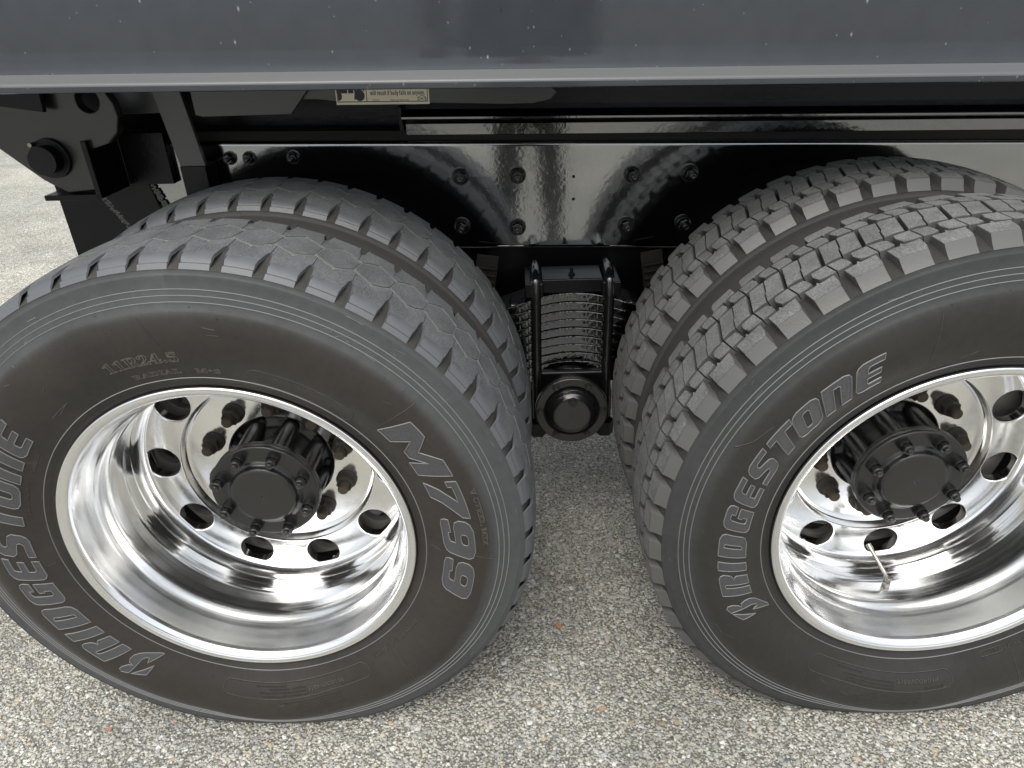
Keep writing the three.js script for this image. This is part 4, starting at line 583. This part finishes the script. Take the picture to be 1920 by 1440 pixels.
// ---- rear hinge, stop bracket and slanted guide on the left
{
  const h = group('rear_hinge', truck);
  const plate = (list, z, d, mat, name) => { const s = new THREE.Shape(list.map(([x, y]) => new THREE.Vector2(x, y))); return part(name, metreUV(new THREE.ExtrudeGeometry(s, { depth: d, bevelEnabled: true, bevelSize: 0.002, bevelThickness: 0.002, bevelSegments: 2 }).translate(0, 0, z - d)), mat, h); };
  // cheek with a rounded ear and a round cut-out
  const ear = new THREE.Shape([[-0.76, 1.3], [-0.76, 1.19], [-0.62, 1.13], [-0.545, 1.06], [-0.5, 1.03], [-0.43, 1.035], [-0.43, 1.12], [-0.375, 1.135], [-0.352, 1.155], [-0.342, 1.185], [-0.345, 1.215], [-0.365, 1.26], [-0.39, 1.3]].map(([x, y]) => new THREE.Vector2(x, y)));
  const cut = new THREE.Path(); cut.absarc(-0.395, 1.222, 0.028, 0, 2 * Math.PI, true); ear.holes.push(cut);
  part('hinge_cheek', metreUV(new THREE.ExtrudeGeometry(ear, { depth: 0.022, bevelEnabled: true, bevelSize: 0.003, bevelThickness: 0.003, bevelSegments: 2, curveSegments: 24 }).translate(0, 0, -0.64)), M.hub, h);
  part('hinge_pin', [cyl(0.03, 0.03, 0.05, 32).translate(-0.51, 1.105, -0.6), cyl(0.042, 0.044, 0.02, 32).translate(-0.51, 1.105, -0.615)], M.paintDull, h);
  part('grease_nipple', cyl(0.0045, 0.0045, 0.02, 10).translate(-0.535, 1.137, -0.6), M.chrome, h);
  plate([[-0.7, 1.3], [-0.7, 1.24], [-0.48, 1.205], [-0.47, 1.3]], -0.588, 0.01, M.paintDull, 'hinge_gusset');
  // stop bracket: upright and foot of an angle, boxed in towards the rail
  part('stop_bracket', [metreUV(box(0.012, 0.125, 0.13, -0.424, 1.078, -0.665)), metreUV(box(0.125, 0.012, 0.13, -0.487, 1.02, -0.665)), metreUV(box(0.11, 0.12, 0.02, -0.37, 1.075, -0.752))], M.paintDull, h);
  const R = rng(9), wb = []; for (let i = 0; i < 150; i++) { const t = i / 150; for (const [x0, dx, y0, dy, zz] of [[-0.392, 0.05 * t, 1.12, -0.2, 0.005], [-0.515, 0.07, 1.0, -0.13, 0.0065]]) wb.push(new THREE.IcosahedronGeometry(0.0032 + 0.0026 * R(), 1).scale(1.2, 0.8, 0.4).translate(x0 + dx * t + 0.011 * (R() - 0.5), y0 + dy * t, ZW + zz)); }
  part('weld_bead', wb, M.gloss, h);
  // slanted guide strap with a square end
  const stp = new THREE.Shape([[-0.302, 1.30], [-0.240, 1.30], [-0.2115, 1.064], [-0.2685, 1.064]].map(([x, y]) => new THREE.Vector2(x, y)));
  part('guide_strap', metreUV(new THREE.ExtrudeGeometry(stp, { depth: 0.012, bevelEnabled: true, bevelSize: 0.001, bevelThickness: 0.001, bevelSegments: 1 }).translate(0, 0, -0.711)), M.paintGrey, truck);
  part('guide_block', metreUV(box(0.06, 0.072, 0.066, -0.2395, 1.0275, -0.7265, 0.0015)), M.paintDull, truck);
}

// ---------------------------------------------------------------- the person taking the picture, mirrored in the black paint and the polished wheels
{
  const t = thing('person', 'person in dark clothes standing before the truck, mirrored in its black side panel', 'person', [0.585, 0, 1.42]);
  const figure = (bones, half, cy, res, mat, name) => {
    const mc = new MarchingCubes(res, mat, false, false, 400000); mc.isolation = 0; const n = res, w = (i) => (i / (n / 2) - 1) * half;
    for (let k = 0; k < n; k++) for (let j = 0; j < n; j++) for (let i = 0; i < n; i++) {
      const x = w(i), y = w(j) + cy, z = w(k); let d = 1;
      for (const [a, b, ra, rb] of bones) { const bx = b[0] - a[0], by = b[1] - a[1], bz = b[2] - a[2], px = x - a[0], py = y - a[1], pz = z - a[2]; const h = clamp((px * bx + py * by + pz * bz) / (bx * bx + by * by + bz * bz)); const q = Math.hypot(px - bx * h, py - by * h, pz - bz * h) - (ra + (rb - ra) * h); const m = Math.max(0.05 - Math.abs(d - q), 0); d = Math.min(d, q) - m * m / 0.2; }
      mc.field[i + j * n + k * n * n] = -d;
    }
    mc.update(); const c = mc.count, g = new THREE.BufferGeometry(); g.setAttribute('position', new THREE.BufferAttribute(mc.positionArray.slice(0, c * 3), 3)); g.setAttribute('normal', new THREE.BufferAttribute(mc.normalArray.slice(0, c * 3), 3)); g.scale(half, half, half).translate(0, cy, 0); return part(name, g, mat, t);
  };
  const J = { hip: 0.93, sh: 1.42 };
  const cloth = mk({ color: lin(0.02, 0.021, 0.026), roughness: 0.9 }), skin = mk({ color: lin(0.42, 0.24, 0.16), roughness: 0.6 }), hair = mk({ color: lin(0.03, 0.02, 0.014), roughness: 0.8 });
  const body = [[[-0.1, 0.93, 0], [-0.115, 0.5, -0.01], 0.095, 0.062], [[-0.115, 0.5, -0.01], [-0.12, 0.1, 0.02], 0.06, 0.042], [[0.1, 0.93, 0], [0.125, 0.5, -0.01], 0.095, 0.062], [[0.125, 0.5, -0.01], [0.135, 0.1, 0.02], 0.06, 0.042], [[-0.12, 0.045, 0.04], [-0.14, 0.04, -0.14], 0.045, 0.035], [[0.135, 0.045, 0.04], [0.155, 0.04, -0.14], 0.045, 0.035], [[-0.07, 0.97, 0.01], [0.07, 0.97, 0.01], 0.125, 0.125], [[0, 1.0, 0.01], [0, 1.3, 0], 0.135, 0.15], [[-0.14, 1.4, 0.01], [0.14, 1.4, 0.01], 0.075, 0.075], [[-0.19, 1.4, 0.01], [-0.25, 1.14, -0.03], 0.06, 0.047], [[-0.25, 1.14, -0.03], [-0.345, 1.33, -0.2], 0.045, 0.033], [[0.19, 1.4, 0.01], [0.23, 1.14, -0.03], 0.06, 0.047], [[0.23, 1.14, -0.03], [0.02, 1.3, -0.24], 0.045, 0.033]];
  figure(body, 1.0, 0.82, 92, cloth, 'clothes');
  const head = [[[0, 1.43, 0.01], [0, 1.53, -0.015], 0.06, 0.055], [[0, 1.63, 0.0], [0, 1.66, 0.0], 0.088, 0.088], [[0, 1.58, -0.03], [0, 1.6, -0.03], 0.06, 0.06], [[0, 1.6, -0.09], [0, 1.63, -0.085], 0.014, 0.01], [[-0.085, 1.62, 0.01], [-0.088, 1.65, 0.01], 0.014, 0.012], [[0.085, 1.62, 0.01], [0.088, 1.65, 0.01], 0.014, 0.012]];
  figure(head, 0.25, 1.6, 56, skin, 'head'); figure([[[0, 1.69, 0.03], [0, 1.66, 0.045], 0.092, 0.085]], 0.25, 1.65, 40, hair, 'hair');
  const hand = (sx, x0) => { const b = [[[x0, 1.31, -0.235], [x0 + sx * 0.03, 1.34, -0.29], 0.032, 0.036]]; for (let f = 0; f < 4; f++) b.push([[x0 + sx * 0.03, 1.325 + f * 0.018, -0.3], [x0 + sx * 0.075, 1.33 + f * 0.018, -0.325], 0.0095, 0.0085]); b.push([[x0 + sx * 0.02, 1.33, -0.27], [x0 + sx * 0.06, 1.375, -0.285], 0.011, 0.009]); return b; };
  figure(hand(-1, 0.03), 0.25, 1.34, 64, skin, 'hand'); const lh = figure([[[0, 1.3, -0.2], [-0.005, 1.36, -0.225], 0.034, 0.038], ...[0, 1, 2, 3].map((f) => [[-0.03 + f * 0.02, 1.385, -0.228], [-0.036 + f * 0.021, 1.44 - 0.006 * Math.abs(f - 1.5), -0.245], 0.0098, 0.0085]), [[0.022, 1.34, -0.22], [0.06, 1.385, -0.235], 0.0115, 0.0095]], 0.25, 1.36, 64, skin, 'hand'); lh.position.x = -0.345;
}

// ---------------------------------------------------------------- small things on the ground
function leafThing(x, z, s, turn, color, label, name = 'dead_leaf') {
  const sh = new THREE.Shape(); sh.moveTo(0, -1); sh.bezierCurveTo(0.7, -0.6, 0.65, 0.5, 0, 1); sh.bezierCurveTo(-0.65, 0.5, -0.6, -0.6, 0, -1);
  const t = thing(name, label, 'leaf', [x, 0.006, z]); t.rotation.y = turn;
  const g = new THREE.ExtrudeGeometry(sh, { depth: 0.04, bevelEnabled: false, curveSegments: 12 }).scale(s, s, s).rotateX(-Math.PI / 2), p = g.attributes.position; for (let i = 0; i < p.count; i++) p.setY(i, p.getY(i) + 6 * p.getX(i) * p.getX(i) + 2 * p.getZ(i) * p.getZ(i) * Math.sign(p.getZ(i)) * 0.4); g.computeVertexNormals();
  part('blade', g, mk({ color, roughness: 0.7 }), t); part('stalk', new THREE.CylinderGeometry(s * 0.05, s * 0.04, s * 0.8, 6).rotateX(Math.PI / 2).translate(0, s * 0.05, s * 1.3), mk({ color: lin(0.12, 0.06, 0.03), roughness: 0.8 }), t);
}
leafThing(0.597, -0.261, 0.013, 0.2, lin(0.42, 0.2, 0.09), 'small orange dead leaf with a thin stalk lying on the asphalt between the two wheels');
leafThing(-0.404, 0.005, 0.008, 1.3, lin(0.4, 0.17, 0.12), 'tiny reddish leaf scrap on the asphalt below the left tyre', 'leaf_scrap');
leafThing(0.681, -0.024, 0.009, 2.1, lin(0.45, 0.27, 0.14), 'tiny pale orange leaf scrap on the asphalt in front, left of the right tyre', 'leaf_scrap');

renderer.render(scene, camera);
